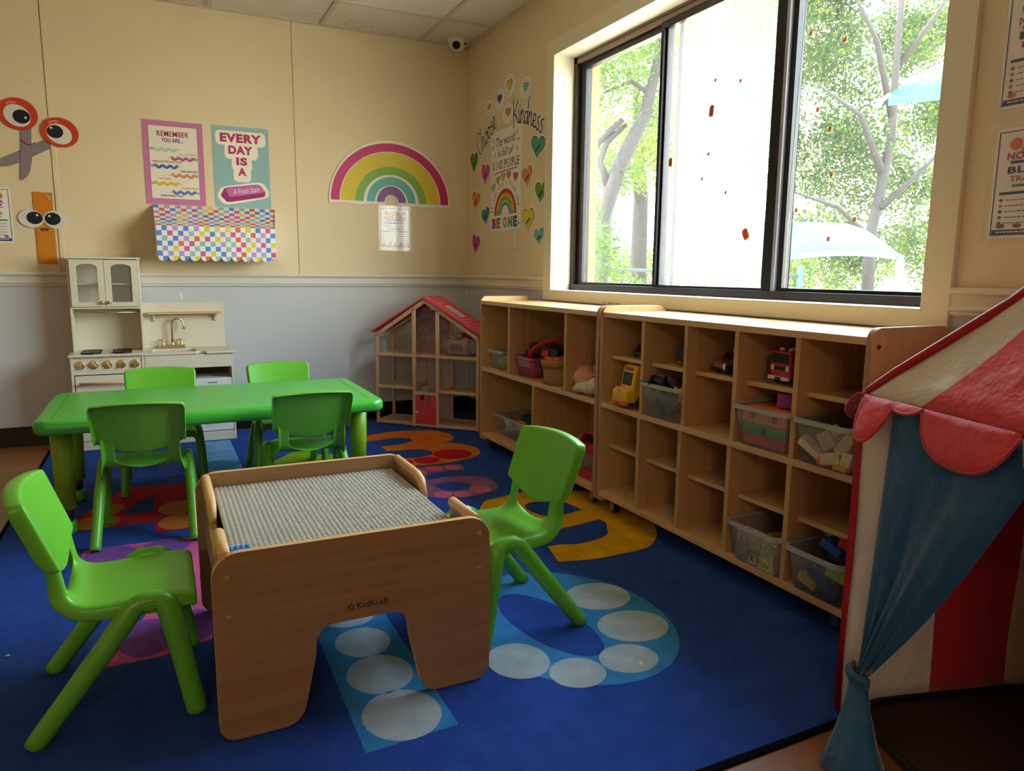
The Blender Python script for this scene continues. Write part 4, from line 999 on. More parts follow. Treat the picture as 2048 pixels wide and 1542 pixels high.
# tied-back curtain: a draped sheet from the eave gathered at the tie, then flaring to the floor
tie = TP(.078, 0, .135, .014)
b = MB(); N = 22; J = 18; vs = []
for i in range(N+1):
    u_ = i/N; s = .118 + .43*u_
    topp = c0_.lerp(c1_, s) + Vector((0, 0, HEX-.004)) - WD*.003
    for j in range(J+1):
        f = j/J
        # path: vertical-ish near the left edge, long diagonal at the right edge
        end = tie + FD*(.030*u_ - .004) - WD*(.010*math.sin(u_*PI)) + Vector((0, 0, .01*u_))
        p = topp.lerp(end, f)
        sag = -.035*math.sin(PI*f)*u_
        fold = (.016*math.sin(u_*9+f*3)*f*(1-f)*2.2 + .006*math.sin(u_*31)*f)*min(1, u_*4)
        p = p + Vector((0, 0, sag*.6)) - WD*fold
        vs.append(tuple(p))
b.add(vs, [(i*(J+1)+j, (i+1)*(J+1)+j, (i+1)*(J+1)+j+1, i*(J+1)+j+1) for i in range(N) for j in range(J)], 'tent_blue', True)
cur = b.build('curtain', t, solid=.0015)
b = MB(); n = 20; rows_ = [(0, .017, .135), (.1, .020, .118), (.3, .026, .088), (.6, .042, .045), (1, .060, .009)]; vs = []
for f, r_, z in rows_:
    for k in range(n):
        a = 2*PI*k/n; rr = r_*(1 + .22*f*math.sin(a*5+1)); off = -WD*(.014 + .092*f) + FD*(.078 + .137*f)
        p = P0 + off + FD*rr*1.15*math.cos(a) + WD*rr*.75*math.sin(a); vs.append((p.x, p.y, z))
b.add(vs, [(i*n+k, i*n+(k+1) % n, (i+1)*n+(k+1) % n, (i+1)*n+k) for i in range(len(rows_)-1) for k in range(n)], 'tent_blue', True)
b.build('curtain_tail', cur, solid=.0015)
b = MB(); b.tube([tuple(tie + FD*a_ + WD*w_) for a_, w_ in ((-.035, .012), (-.020, -.012), (.012, -.024), (.040, -.006))], [.011, .013, .015, .013], 'tent_blue', 8, flat=.5, ref=(0, 0, 1))
b.build('tie_band', cur)

# ================================================================= bins and toys on the shelves
ZU, ZM, ZL = .4485, .6325, .0925   # board tops: upper row, recessed shelf, bottom row
def bin_(x0, x1, y0, y1, z, h, label, m='bin_clear', grp='clear plastic toy bins', tp=.14):
    """open tub, rim at the given outline, tapering to the base; x0 front"""
    t = empty('toy_bin', ((x0+x1)/2, (y0+y1)/2, z), label, 'bin', grp)
    dx, dy = (x1-x0)*tp/2, abs(y1-y0)*tp/2; ya, yb = min(y0, y1), max(y0, y1)
    R0 = rrect(x0+dx, x1-dx, ya+dy, yb-dy, .022, 4); R1 = rrect(x0+.004, x1-.004, ya+.004, yb-.004, .024, 4); n = len(R0)
    b = MB(); vs = [(p[0], p[1], z+.002) for p in R0] + [(p[0], p[1], z+h-.004) for p in R1]
    b.add(vs, [(i, (i+1) % n, (i+1) % n+n, i+n) for i in range(n)], m, True); b.add(vs[:n], [tuple(range(n))], m)
    b.build('tub', t, solid=.0018)
    b = MB(); b.holed(rrect(x0-.004, x1+.004, ya-.004, yb+.004, .026, 4), [rrect(x0+.003, x1-.003, ya+.003, yb-.003, .023, 4)], 'z', z+h-.005, z+h, m)
    b.holed(rrect(x0-.004, x1+.004, ya-.004, yb+.004, .026, 4), [rrect(x0-.0025, x1+.0025, ya-.0025, yb+.0025, .025, 4)], 'z', z+h-.013, z+h-.005, m)
    b.names = ['bin_rim' if q == 'bin_clear' else q for q in b.names]; b.build('rim', t); return t
def rbox(name, c, size, eul, m, label, cat, grp=None, bev=.003, extra=None):
    R = Matrix.LocRotScale(Vector(c), __import__('mathutils').Euler(eul), None)
    b = MB(); sx_, sy_, sz_ = (s/2 for s in size); b.box(-sx_, sx_, -sy_, sy_, -sz_, sz_, m)
    if extra: extra(b, sx_, sy_, sz_)
    b.xf(R); o = b.build(name, bevel=bev); return tag(o, label, cat, grp)

# -- cubby shelf, upper row
bin_(-.362, -.075, -2.472, -2.682, ZU, .122, 'clear bin of dark toy vehicles, second upper cubby from the left')
bin_(-.362, -.075, -2.938, -3.143, ZU, .122, 'clear bin of big foam blocks, fourth upper cubby')
bin_(-.362, -.075, -3.168, -3.356, ZU, .122, 'clear bin of plain wooden blocks, last upper cubby beside the tent')
bin_(-.362, -.075, -2.940, -3.142, ZL, .122, 'clear bin of alphabet cubes, fourth cubby of the bottom row')
bin_(-.362, -.075, -3.172, -3.357, ZL, .122, 'clear bin of bright building bricks, last cubby of the bottom row')
# foam blocks
def holes(n, m):
    def f(b, a, c, h):
        for k in range(n):
            y = (k-(n-1)/2)*c*1.0; b.lathe([(0, -.0012), (.011, -.0012), (.0115, 0)], (-a, y, 0), m, 16, 'x')
    return f
rbox('foam_block', (-.235, -3.040, ZU+.020), (.19, .155, .030), (0, 0, 0), 'foam_coral', 'coral red foam block flat at the bottom of the foam block bin', 'foam block', 'foam blocks')
rbox('foam_block', (-.245, -3.042, ZU+.052), (.18, .16, .032), (0, 0, .03), 'foam_green', 'green foam block with one hole, second from the bottom in the bin', 'foam block', 'foam blocks', extra=holes(1, '#1c4418'))
rbox('foam_block', (-.265, -3.036, ZU+.092), (.13, .165, .044), (0, 0, .02), 'foam_orange', 'orange foam block with two holes at the front of the bin', 'foam block', 'foam blocks', extra=holes(2, '#8a4a3c'))
rbox('foam_block', (-.232, -3.072, ZU+.138), (.085, .095, .042), (0, .05, .35), 'foam_purple', 'purple foam block on top of the bin of foam blocks', 'foam block', 'foam blocks')
# wooden blocks
wb = [((-.335, -3.222, .045), (.03, .075, .03), (.5, .2, .2)), ((-.330, -3.262, .070), (.03, .05, .035), (1.0, .3, .5)), ((-.336, -3.290, .030), (.032, .065, .032), (-.25, .1, -.1)), ((-.325, -3.318, .062), (.035, .035, .045), (.3, .5, .2)),
      ((-.280, -3.250, .045), (.06, .04, .03), (.1, .3, .8)), ((-.270, -3.310, .070), (.04, .06, .03), (.7, .1, 1.2)), ((-.22, -3.26, .05), (.08, .04, .03), (.2, .4, .3)), ((-.20, -3.31, .062), (.04, .07, .03), (.4, .2, 0)), ((-.15, -3.25, .05), (.06, .05, .035), (.1, .1, .9)), ((-.25, -3.225, .075), (.035, .035, .035), (.6, .6, .2)),
      ((-.337, -3.338, .036), (.034, .028, .036), (.1, .2, .1))]
for c, s, e_ in wb: rbox('wooden_block', (c[0], c[1], ZU+c[2]), s, e_, 'block_wood', 'plain wooden block in the tumbled heap of the last upper bin', 'wooden block', 'plain wooden blocks')
rbox('wooden_block', (-.325, -3.268, ZU+.016), (.04, .05, .022), (0, 0, .2), 'foam_coral', 'small red block at the bottom of the bin of wooden blocks', 'wooden block', 'painted wooden blocks')
rbox('wooden_block', (-.330, -3.318, ZU+.016), (.035, .045, .022), (0, 0, -.1), 'plastic_yellow', 'small yellow block at the bottom of the bin of wooden blocks', 'wooden block', 'painted wooden blocks')
# alphabet cubes: own face markings
def cube(c, rz, ch, col, label, s=.046):
    t = rbox('alphabet_cube', c, (s, s, s), (0, 0, rz), 'block_wood', label, 'alphabet cube', 'alphabet cubes', bev=.002)
    mx = Matrix.Translation(Vector(c)) @ Matrix.Rotation(rz, 4, 'Z') @ Matrix(((0, 0, -1, -s/2), (-1, 0, 0, 0), (0, 1, 0, 0), (0, 0, 0, 1)))
    p = Paper('m', .0002, mx); p.poly(rrect(-s*.42, s*.42, -s*.42, s*.42, .004, 3), col, 0, [rrect(-s*.35, s*.35, -s*.35, s*.35, .003, 3)]); p.text(ch, 0, -s*.24, s*.62, col, 0, bold=.02)
    me = p.b; o = me.build('face_print', None); o.parent = t; 
    return t
cz = ZL+.0035
for (x, y, lv, ch, col, lb) in [(-.318, -2.992, 0, 'O', '#8a8478', 'alphabet cube with a grey O, bottom left at the front of the bin'), (-.318, -2.992, 1, '6', '#c8303c', 'alphabet cube with a red 6, stacked at the front left of the bin'),
                          (-.322, -3.045, 0, 'K', '#5a3a5c', 'alphabet cube with a purple K, bottom centre of the bin'), (-.322, -3.045, 1, 'H', '#b8a01c', 'alphabet cube with a yellow H, stacked at the centre of the bin'),
                          (-.326, -3.098, 0, 'W', '#4c9a34', 'alphabet cube with a green W, bottom right of the bin'), (-.326, -3.098, 1, 'C', '#4c9a34', 'alphabet cube with a green C, stacked at the right of the bin')]:
    cube((x, y, cz+.023+lv*.047), 0.02*(lv+1), ch, col, lb)
for i, (x, y, rz) in enumerate([(-.262, -2.992, .1), (-.262, -3.045, 0), (-.264, -3.098, .1), (-.205, -2.995, .2), (-.20, -3.05, .1), (-.205, -3.10, 0)]):
    rbox('alphabet_cube', (x, y, cz+.023), (.046, .046, .046), (0, 0, rz), 'block_wood', 'wooden alphabet cube in the lower layer behind the front row of the bin', 'alphabet cube', 'rear alphabet cubes', bev=.002)
    rbox('alphabet_tile', (x+.01, y, cz+.055+.004*(i % 3)), (.052, .048, .010), (.15*(i % 3-1), .1, rz*3+.4), 'block_wood', 'flat wooden letter tile lying on top of the alphabet cubes', 'letter tile', 'wooden letter tiles', bev=.001)
rbox('alphabet_tile', (-.135, -3.105, cz+.090), (.012, .055, .065), (0, .1, .1), 'block_wood', 'wooden letter tile standing upright at the back of the bin', 'letter tile', 'standing letter tiles', bev=.001)
# big bricks with studs
def brick(c, nx_, ny_, eul, m, label, u=.030, h=.024):
    def st_(b, a, cc, hh):
        for i in range(nx_):
            for j in range(ny_): b.lathe([(.0085, 0), (.0085, .006), (.006, .007), (0, .007)], (-a+u*(i+.5), -cc+u*(j+.5), hh), m, 14)
    return rbox('building_brick', c, (nx_*u, ny_*u, h), eul, m, label, 'building brick', 'building bricks', bev=.0015, extra=st_)
brick((-.325, -3.235, ZL+.030), 1, 2, (.3, .2, .1), 'plastic_yellow', 'yellow arch brick low at the front left of the bin')
brick((-.30, -3.285, ZL+.045), 3, 4, (.55, .1, .1), 'navy_plastic', 'large navy brick slanting through the front of the brick bin')
brick((-.330, -3.330, ZL+.085), 1, 2, (.2, 0, .2), 'plastic_lime', 'lime green brick at the front right of the brick bin')
brick((-.24, -3.232, ZL+.145), 1, 2, (.7, .3, .6), 'plastic_lime', 'lime green brick sticking up at the back left of the brick bin')
brick((-.27, -3.262, ZL+.128), 2, 2, (.45, .15, .3), 'plastic_blue', 'blue brick on top of the pile in the brick bin')
brick((-.25, -3.305, ZL+.140), 2, 2, (.45, .1, .25), 'plastic_red', 'red brick on top of the pile in the brick bin')
brick((-.19, -3.27, ZL+.07), 3, 4, (.1, .3, .2), 'navy_plastic', 'dark navy brick deep at the back of the brick bin')
brick((-.20, -3.26, ZL+.03), 4, 3, (0, 0, .1), 'plastic_blue', 'wide blue brick flat on the floor of the brick bin')
# vehicles
def wheel(b, x, y, z, r, w, axis='y', m='black_rubber'):
    b.lathe([(0, -w/2), (r*.85, -w/2), (r, -w/4), (r, w/4), (r*.85, w/2), (0, w/2)], (x, y, z), m, 18, axis)
def vehicle_root(name, x, y, z, rz, label, cat, grp=None): return empty(name, (x, y, z), label, cat, grp, rz)
# yellow bus: nose towards the room (-x)
bt = vehicle_root('toy_bus', -.300, -2.335, ZU, math.radians(-6), 'yellow toy school bus with smiling bumper in the first upper cubby', 'toy bus', None)
b = MB(); b.prism([(-.02, .028), (.19, .028), (.19, .150), (.18, .158), (.010, .158), (-.003, .150), (-.014, .085)], 'y', -.047, .047, 'plastic_yellow'); b.build('body', bt, local=True, bevel=.007, seg=3)
b = MB(); b.prism([(-.048, .022), (.0, .022), (.0, .078), (-.034, .074), (-.047, .062)], 'y', -.052, .052, 'plastic_yellow'); b.build('hood', bt, local=True, bevel=.008, seg=3)
MB().box(-.052, -.030, -.052, .052, .012, .032, 'plastic_orange').build('bumper', bt, local=True, bevel=.006, seg=3)
R_ = Matrix.Translation((-.0065, 0, .108)) @ Matrix.Rotation(math.radians(9), 4, 'Y')
b = MB().box(-.0065, -.001, -.034, .034, -.024, .024, 'glass_dark').xf(R_); b.build('windscreen', bt, local=True, bevel=.003)
b = MB().box(-.0075, .003, -.030, .030, .139, .151, 'plastic_red'); b.build('destination_board', bt, local=True, bevel=.002)
for s in (-1, 1):
    b = MB(); b.lathe([(0, -.003), (.010, -.003), (.011, 0)], (-.0425, s*.030, .052), 'plastic_white', 16, 'x').lathe([(0, -.0045), (.005, -.0045), (.005, -.003)], (-.0425, s*.029, .051), 'black_plastic', 12, 'x'); b.build('headlight', bt, local=True)
b = MB()
for k in range(4): b.box(-.046, -.040, -.014, .014, .040+k*.008, .044+k*.008, 'plastic_orange')
b.build('grille', bt, local=True)
MB().tube([(-.0535, .013, .026), (-.0545, 0, .019), (-.0535, -.013, .026)], .0016, 'plastic_red', 6).build('smile', bt, local=True)
MB().lathe([(.014, 0), (.014, .010), (.008, .016), (0, .017)], (.035, 0, .158), 'plastic_red', 16).build('roof_lamp', bt, local=True)
for x in (.03, .15):
    for s in (-1, 1):
        b = MB(); wheel(b, x, s*.050, .026, .026, .018); b.lathe([(0, .0095*s), (.009, .0095*s), (.010, .008*s)], (x, s*.050, .026), 'plastic_red', 12, 'y'); b.build('wheel', bt, local=True)
b = MB()
for s in (-1, 1):
    for x in (.045, .085, .125): b.box(x-.02, x+.012, s*.0475-.0008, s*.0475+.0008, .092, .132, 'glass_dark')
b.build('side_window', bt, local=True)
# small dark car
vt = vehicle_root('toy_car', -.215, -2.318, ZM, math.radians(10), 'small black toy car on the recessed shelf above the yellow bus', 'toy car', None)
MB().prism([(-.05, .008), (.05, .008), (.05, .026), (.035, .030), (.022, .046), (-.018, .046), (-.030, .030), (-.05, .024)], 'y', -.028, .028, 'black_plastic').build('body', vt, local=True, bevel=.004)
b = MB().box(-.051, -.0495, -.020, .020, .014, .016, '#3a6c78'); b.box(-.051, -.0495, -.020, .020, .020, .022, '#3a6c78'); b.build('grille', vt, local=True)
for x in (-.03, .03):
    for s in (-1, 1): b = MB(); wheel(b, x, s*.029, .012, .012, .010); b.build('wheel', vt, local=True)
# blue toy (round bodied)
vt = vehicle_root('toy_figure', -.215, -2.548, ZM, 0, 'round dark blue toy on the recessed shelf of the second upper cubby', 'toy', None)
MB().ball((0, 0, .038), .034, 'toy_blue' if 'toy_blue' in MATS else 'sail_blue', (.9, .85, 1.05)).build('body', vt, local=True)
MB().ball((.012, -.008, .086), .022, 'navy_plastic').build('head', vt, local=True)
b = MB(); b.ball((-.012, .014, .006), .010, 'plastic_yellow', (1, .8, .6)).ball((-.012, -.014, .006), .010, 'plastic_yellow', (1, .8, .6)); b.build('foot', vt, local=True)
# silver rescue car
vt = vehicle_root('toy_car', -.215, -2.800, ZM, math.radians(-14), 'silver and white toy rescue car on the recessed shelf of the third upper cubby', 'toy car', None)
MB().prism([(-.070, .014), (.07, .014), (.07, .040), (.030, .044), (.018, .066), (-.020, .066), (-.038, .044), (-.066, .038)], 'y', -.036, .036, 'toy_silver' if 'toy_silver' in MATS else 'chrome').build('body', vt, local=True, bevel=.005)
b = MB().prism([(-.0375, .0455), (-.0365, .0475), (-.0225, .065), (-.021, .0635)], 'y', -.029, .029, 'glass_dark').box(-.02, .018, -.0368, -.0355, .046, .060, 'glass_dark'); b.build('windscreen', vt, local=True)
MB().box(-.0725, -.068, -.036, .036, .012, .020, 'black_plastic').build('bumper', vt, local=True, bevel=.001)
MB().box(-.066, -.040, -.020, .020, .0395, .0435, 'plastic_red').build('hood_stripe', vt, local=True)
MB().box(.0, .012, -.030, .030, .066, .078, 'plastic_white').tube([(.02, -.02, .066), (.02, -.02, .10)], .003, 'plastic_white', 8).build('light_bar', vt, local=True, bevel=.002)
for x in (-.045, .045):
    for s in (-1, 1): b = MB(); wheel(b, x, s*.036, .015, .015, .012); b.build('wheel', vt, local=True)
# fire engine
vt = vehicle_root('toy_fire_engine', -.215, -3.040, ZM, math.radians(-4), 'red toy fire engine facing out of the fourth upper cubby', 'toy fire engine', None)
MB().box(-.062, .10, -.040, .040, .018, .098, 'plastic_red').build('body', vt, local=True, bevel=.006, seg=3)
MB().box(-.0635, -.061, -.033, .033, .062, .090, 'glass_dark').build('windscreen', vt, local=True, bevel=.002)
MB().box(-.064, -.0615, -.020, .020, .042, .053, 'black_plastic').build('grille', vt, local=True)
for s in (-1, 1): MB().box(-.0645, -.0615, s*.030-.006, s*.030+.006, .041, .055, 'plastic_white').build('headlight', vt, local=True, bevel=.001)
b = MB().box(-.068, -.060, -.041, .041, .014, .024, 'plastic_white').box(-.0685, -.068, -.012, .012, .0145, .0225, 'black_plastic'); b.build('bumper', vt, local=True, bevel=.001)
b = MB().lathe([(.008, 0), (.008, .006), (0, .008)], (-.04, .018, .098), 'plastic_white', 12).lathe([(.008, 0), (.008, .006), (0, .008)], (-.04, -.018, .098), 'plastic_white', 12); b.build('roof_lamp', vt, local=True)
MB().box(-.01, .10, -.012, .012, .098, .104, 'plastic_white').build('ladder', vt, local=True)
for x in (-.035, .07):
    for s in (-1, 1): b = MB(); wheel(b, x, s*.038, .014, .014, .012); b.build('wheel', vt, local=True)
# vehicles in the bin
def tractor(x, y, z, e_, m, label, r=.024):
    o = bpy.data.objects.new('toy_truck', None); COL.objects.link(o); o.location = (x, y, z); o.rotation_euler = e_; tag(o, label, 'toy truck', 'toy vehicles in the bin')
    MB().prism([(-.04, -.008), (.04, -.008), (.04, .012), (.005, .014), (0, .030), (-.026, .030), (-.032, .014), (-.04, .010)], 'y', -.016, .016, m).build('body', o, local=True, bevel=.003)
    for xx in (-.026, .026):
        for s in (-1, 1): b = MB(); wheel(b, xx, s*.022, -.006, r*.6, .012); b.build('wheel', o, local=True)
tractor(-.315, -2.535, ZU+.118, (.3, .4, .7), 'black_plastic', 'black toy truck with big tyres on top of the vehicle bin, at its left front', .038)
tractor(-.300, -2.625, ZU+.088, (.5, -.3, 1.2), 'plastic_yellow', 'yellow toy truck leaning against the front of the vehicle bin')
tractor(-.300, -2.560, ZU+.040, (.1, .9, .3), 'sail_blue', 'pale blue toy truck on end low in the vehicle bin')
tractor(-.230, -2.600, ZU+.105, (.2, -.2, 2.1), 'black_plastic', 'black toy truck lying across the middle of the vehicle bin')
tractor(-.220, -2.540, ZU+.050, (.9, .2, .4), 'black_plastic', 'black toy truck lying on its side deep in the vehicle bin')
tractor(-.260, -2.640, ZU+.035, (.2, .1, 1.5), 'navy_plastic', 'navy toy truck at the bottom right of the vehicle bin')
tractor(-.160, -2.600, ZU+.080, (.3, .3, .1), 'navy_plastic', 'navy toy truck at the rear of the vehicle bin')
# loose screw on the bottom board
tag(MB().lathe([(0, 0), (.006, 0), (.0065, .002), (0, .0035)], (-.285, -2.30, ZL), 'brass', 12).build('brass_disc'), 'tiny brass disc lying in the first cubby of the bottom row', 'disc')

# -- corner shelf
bin_(-.318, -.075, -1.062, -1.235, ZU, .098, 'clear bin with green toys on the corner shelf, upper left compartment')
def blobtoy(name, c, r, m, sc, label, cat, grp=None):
    b = MB(); rnd = random.Random(int(abs(c[0]*c[1])*9999)); b.ball((0, 0, 0), r, m, sc, 12, 8)
    b.v = [(v[0]*(1+.12*math.sin(v[1]*170)), v[1]*(1+.10*math.sin(v[2]*210)), v[2]) for v in b.v]
    b.v = [(v[0]+c[0], v[1]+c[1], v[2]+c[2]) for v in b.v]; return tag(b.build(name), label, cat, grp)
blobtoy('toy_frog', (-.25, -1.135, ZU+.032), .040, 'plastic_lime', (1, 1.3, .7), 'green toy lump in the clear bin of the upper left compartment', 'toy')
blobtoy('toy_frog', (-.16, -1.17, ZU+.034), .036, 'foam_green', (1, 1, .8), 'darker green toy at the right of the clear bin with green toys', 'toy')
blobtoy('toy_banana', (-.255, -1.18, ZU+.060), .018, 'plastic_yellow', (.8, 1.6, .6), 'small yellow toy resting on the green toys', 'toy')
bin_(-.322, -.045, -1.375, -1.560, ZU, .100, 'pink tinted bin of toy food and a black toy case in the wide compartment', 'bin_pink')
tag(MB().tube([(-.275, -1.455, ZU+.075), (-.265, -1.462, ZU+.118), (-.24, -1.490, ZU+.150), (-.205, -1.53, ZU+.172), (-.17, -1.58, ZU+.190)], [.014, .014, .013, .013, .012], 'plastic_red', 10, flat=.35, ref=(0, 0, 1)).build('toy_strap'), 'bright red plastic strip arching out of the pink bin', 'toy')
rbox('toy_case', (-.150, -1.50, ZU+.118), (.16, .21, .050), (.12, .1, .2), 'black_plastic', 'black toy case lying across the top of the pink bin', 'toy case')
rbox('toy_camera', (-.235, -1.415, ZU+.098), (.05, .05, .035), (.2, 0, .4), 'black_plastic', 'small black toy at the left end of the pink bin', 'toy')
blobtoy('toy_orange', (-.270, -1.515, ZU+.030), .024, 'plastic_orange', (1, 1.3, .9), 'orange round toy low at the front of the pink bin', 'toy')
blobtoy('toy_shell', (-.275, -1.425, ZU+.024), .024, 'sail_teal', (1, 1.1, .8), 'teal toy at the bottom left of the pink bin', 'toy')
blobtoy('toy_lilac', (-.180, -1.44, ZU+.035), .030, 'plastic_purple', (1, 1, .8), 'purple toy behind the teal one in the pink bin', 'toy')
rbox('toy_chair', (-.215, -1.535, ZU+.115), (.035, .05, .035), (0, .1, .2), 'plastic_red', 'small red and yellow toy seat on the right end of the pink bin', 'toy')
b = MB(); b.ball((-.135, -1.690, ZU+.160), .042, 'plastic_yellow', (1, 1, 1.05)); o = tag(b.build('soft_toy'), 'yellow and black round toy head behind the brown basket', 'soft toy')
MB().ball((-.163, -1.657, ZU+.143), .024, 'black_plastic').ball((-.165, -1.710, ZU+.170), .010, 'black_plastic').build('face_patch', o)
tag(MB().lathe([(0, 0), (.046, 0), (.048, .04), (.045, .12), (0, .12)], (-.135, -1.690, ZU), 'navy_plastic', 16).build('toy_drum'), 'dark upright toy tub under the yellow toy head', 'toy tub')
# brown paper basket
t = empty('basket', (-.255, -1.722, ZU), 'brown paper storage basket with folded rim in the wide compartment', 'basket')
b = MB().lathe([(0, .001), (.066, .001), (.070, .02), (.079, .100), (.077, .100), (.068, .021), (0, .006)], (-.255, -1.722, ZU), 'cardboard', 32); b.build('body', t)
MB().lathe([(.079, .078), (.082, .078), (.084, .108), (.080, .112), (.077, .100)], (-.255, -1.722, ZU), 'cardboard', 32).build('folded_rim', t)
MB().box(-.338, -.332, -1.700, -1.685, ZU+.05, ZU+.068, 'black_plastic').build('label', t)
rnd = random.Random(2)
for k in range(9): blobtoy('toy_carrot', (-.262+rnd.uniform(-.04, .045), -1.722+rnd.uniform(-.045, .045), ZU+.100+rnd.uniform(0, .012)), .016, 'plastic_orange', (1.3, 1, .8), 'small orange toy heaped in the brown paper basket', 'toy', 'orange toys in the basket')
# doll lying in the right compartment
t = empty('doll', (-.24, -2.000, ZU), 'baby doll in pink lying in the right compartment of the corner shelf', 'doll')
b = MB(); b.ball((-.265, -1.968, ZU+.060), .052, 'doll_skin', (1, .95, 1.05), 20, 14); b.ball((-.312, -1.942, ZU+.056), .008, 'doll_skin'); b.ball((-.265, -2.005, ZU+.05), .014, 'doll_skin', (1, .5, 1)); b.tube([(-.24, -1.990, ZU+.075), (-.17, -2.020, ZU+.09), (-.12, -2.050, ZU+.08)], [.035, .04, .03], 'doll_skin', 12); hd = b.build('body', t)
b = MB(); b.tube([(-.25+.056*math.cos(a)*1.0, -1.968+.050*math.sin(a), ZU+.078+.030*math.cos(a)) for a in (PI*i/10 for i in range(-6, 17))], .0055, 'cloth_pink', 8, flat=1.6); b.build('headband', t)
b = MB(); 
for k in range(7): a = 2*PI*k/7; b.ball((-.268+.012*math.cos(a), -1.928, ZU+.100+.012*math.sin(a)), .010, 'cloth_pink')
b.build('bow', t)
b = MB(); b.tube([(-.20, -2.000, ZU+.085), (-.15, -2.040, ZU+.12), (-.12, -2.070, ZU+.15)], [.045, .05, .03], 'cloth_pink', 14); b.build('dress', t)
t = empty('soft_toy', (-.29, -2.060, ZU), 'cream knitted soft toy beside the doll at the front edge', 'soft toy')
b = MB(); b.ball((-.285, -2.045, ZU+.030), .042, 'cloth_cream', (1.1, 1.1, .75)); b.ball((-.300, -2.095, ZU+.045), .036, 'cloth_cream', (1, 1.0, .95)); b.tube([(-.30, -2.060, ZU+.04), (-.318, -2.000, ZU+.026), (-.322, -1.970, ZU+.016)], [.024, .020, .012], 'cloth_cream', 10); b.tube([(-.26, -2.080, ZU+.06), (-.21, -2.100, ZU+.09)], [.025, .018], 'cloth_cream', 10); b.build('body', t)
b = MB(); b.ball((-.205, -2.065, ZU+.150), .028, 'cloth_pink'); b.ball((-.215, -2.090, ZU+.178), .016, 'cloth_pink'); b.ball((-.205, -2.040, ZU+.175), .014, 'cloth_pink'); tag(b.build('soft_toy'), 'small dusky pink soft toy propped above the doll', 'soft toy')
# bottom row
bin_(-.285, -.03, -1.062, -1.600, ZL, .112, 'wide clear bin with plates and a teal bucket in the lower left compartment')
for k in range(3):
    tag(MB().lathe([(0, 0), (.040, 0), (.062, .008), (.063, .010), (.040, .003), (0, .003)], (-.205+.004*k, -1.165-.006*k, ZL+.004+.011*k), 'plastic_white', 28).build('toy_plate'), 'white toy plate in the low stack in the wide clear bin', 'toy plate', 'stacked toy plates')
R_ = Matrix.Translation((-.255, -1.195, ZL+.052)) @ Matrix.Rotation(math.radians(62), 4, 'Y')
tag(MB().lathe([(0, 0), (.028, 0), (.042, .006), (.043, .008), (.028, .003), (0, .003)], (0, 0, 0), 'plastic_white', 28).xf(R_).build('toy_plate'), 'white toy plate standing against the front of the wide clear bin', 'toy plate')
t = empty('toy_bucket', (-.165, -1.345, ZL+.004), 'teal toy bucket with an orange handle in the wide clear bin', 'toy bucket')
b = MB().lathe([(0, 0), (.055, 0), (.062, .02), (.082, .115), (.086, .118), (.086, .122), (.079, .120), (.060, .022), (.052, .004), (0, .004)], (-.165, -1.345, ZL+.004), 'plastic_teal', 32); b.build('bucket_body', t)
MB().tube([(-.165+.090*math.cos(a), -1.345+.090*math.sin(a), ZL+.108-.004*math.cos(2*a)) for a in (math.radians(x) for x in range(95, 215, 10))], .008, 'plastic_orange', 8, flat=.6, ref=(0, 0, 1)).build('handle', t)
t = empty('toy_lantern', (-.20, -2.03, ZL), 'red bead cage toy with green posts in the lower right compartment', 'toy')
rx0, rx1, ry0, ry1 = -.305, -.11, -1.945, -2.148
b = MB(); b.prism(rrect(rx0, rx1, ry1, ry0, .03, 5), 'z', ZL+.001, ZL+.028, 'plastic_red'); b.build('base', t, bevel=.005)
b = MB(); b.prism(rrect(rx0, rx1, ry1, ry0, .03, 5), 'z', ZL+.115, ZL+.150, 'plastic_red'); b.build('upper_ring', t, bevel=.006)
for x in (rx0+.02, rx1-.02):
    for y in (ry0-.02, ry1+.02):
        MB().tube([(x, y, ZL+.020), (x, y, ZL+.125)], .009, 'plastic_lime', 12).build('post', t); MB().ball((x, y, ZL+.152), .010, 'doll_skin').build('knob', t)
MB().box(rx0+.012, rx1-.012, ry1+.012, ry0-.012, ZL+.028, ZL+.115, 'bin_clear').build('clear_side', t)
b = MB(); b.prism([(ry1+.02, ZL+.150), (ry0-.03, ZL+.150), (ry0-.055, ZL+.185), (ry1+.045, ZL+.190)], 'x', rx0+.03, rx1-.03, 'black_plastic'); b.build('lid', t, bevel=.006)
b = MB(); b.tube([(rx0+.02, ry0-.03, ZL+.152), (rx0+.02, ry0-.065, ZL+.192), (rx0+.02, ry1+.06, ZL+.197), (rx0+.02, ry1+.03, ZL+.152)], .007, 'plastic_red', 8); b.build('handle', t)
rnd = random.Random(7)
for k in range(14): blobtoy('toy_bead', (rnd.uniform(rx0+.04, rx1-.04), rnd.uniform(ry1+.04, ry0-.04), ZL+rnd.uniform(.045, .085)), .015, rnd.choice(['plate_grey', 'plastic_white', 'cloth_pink', 'sail_teal']), (1, 1, 1), 'small pale toy piece inside the red cage toy', 'toy piece', 'pieces in the red cage toy')
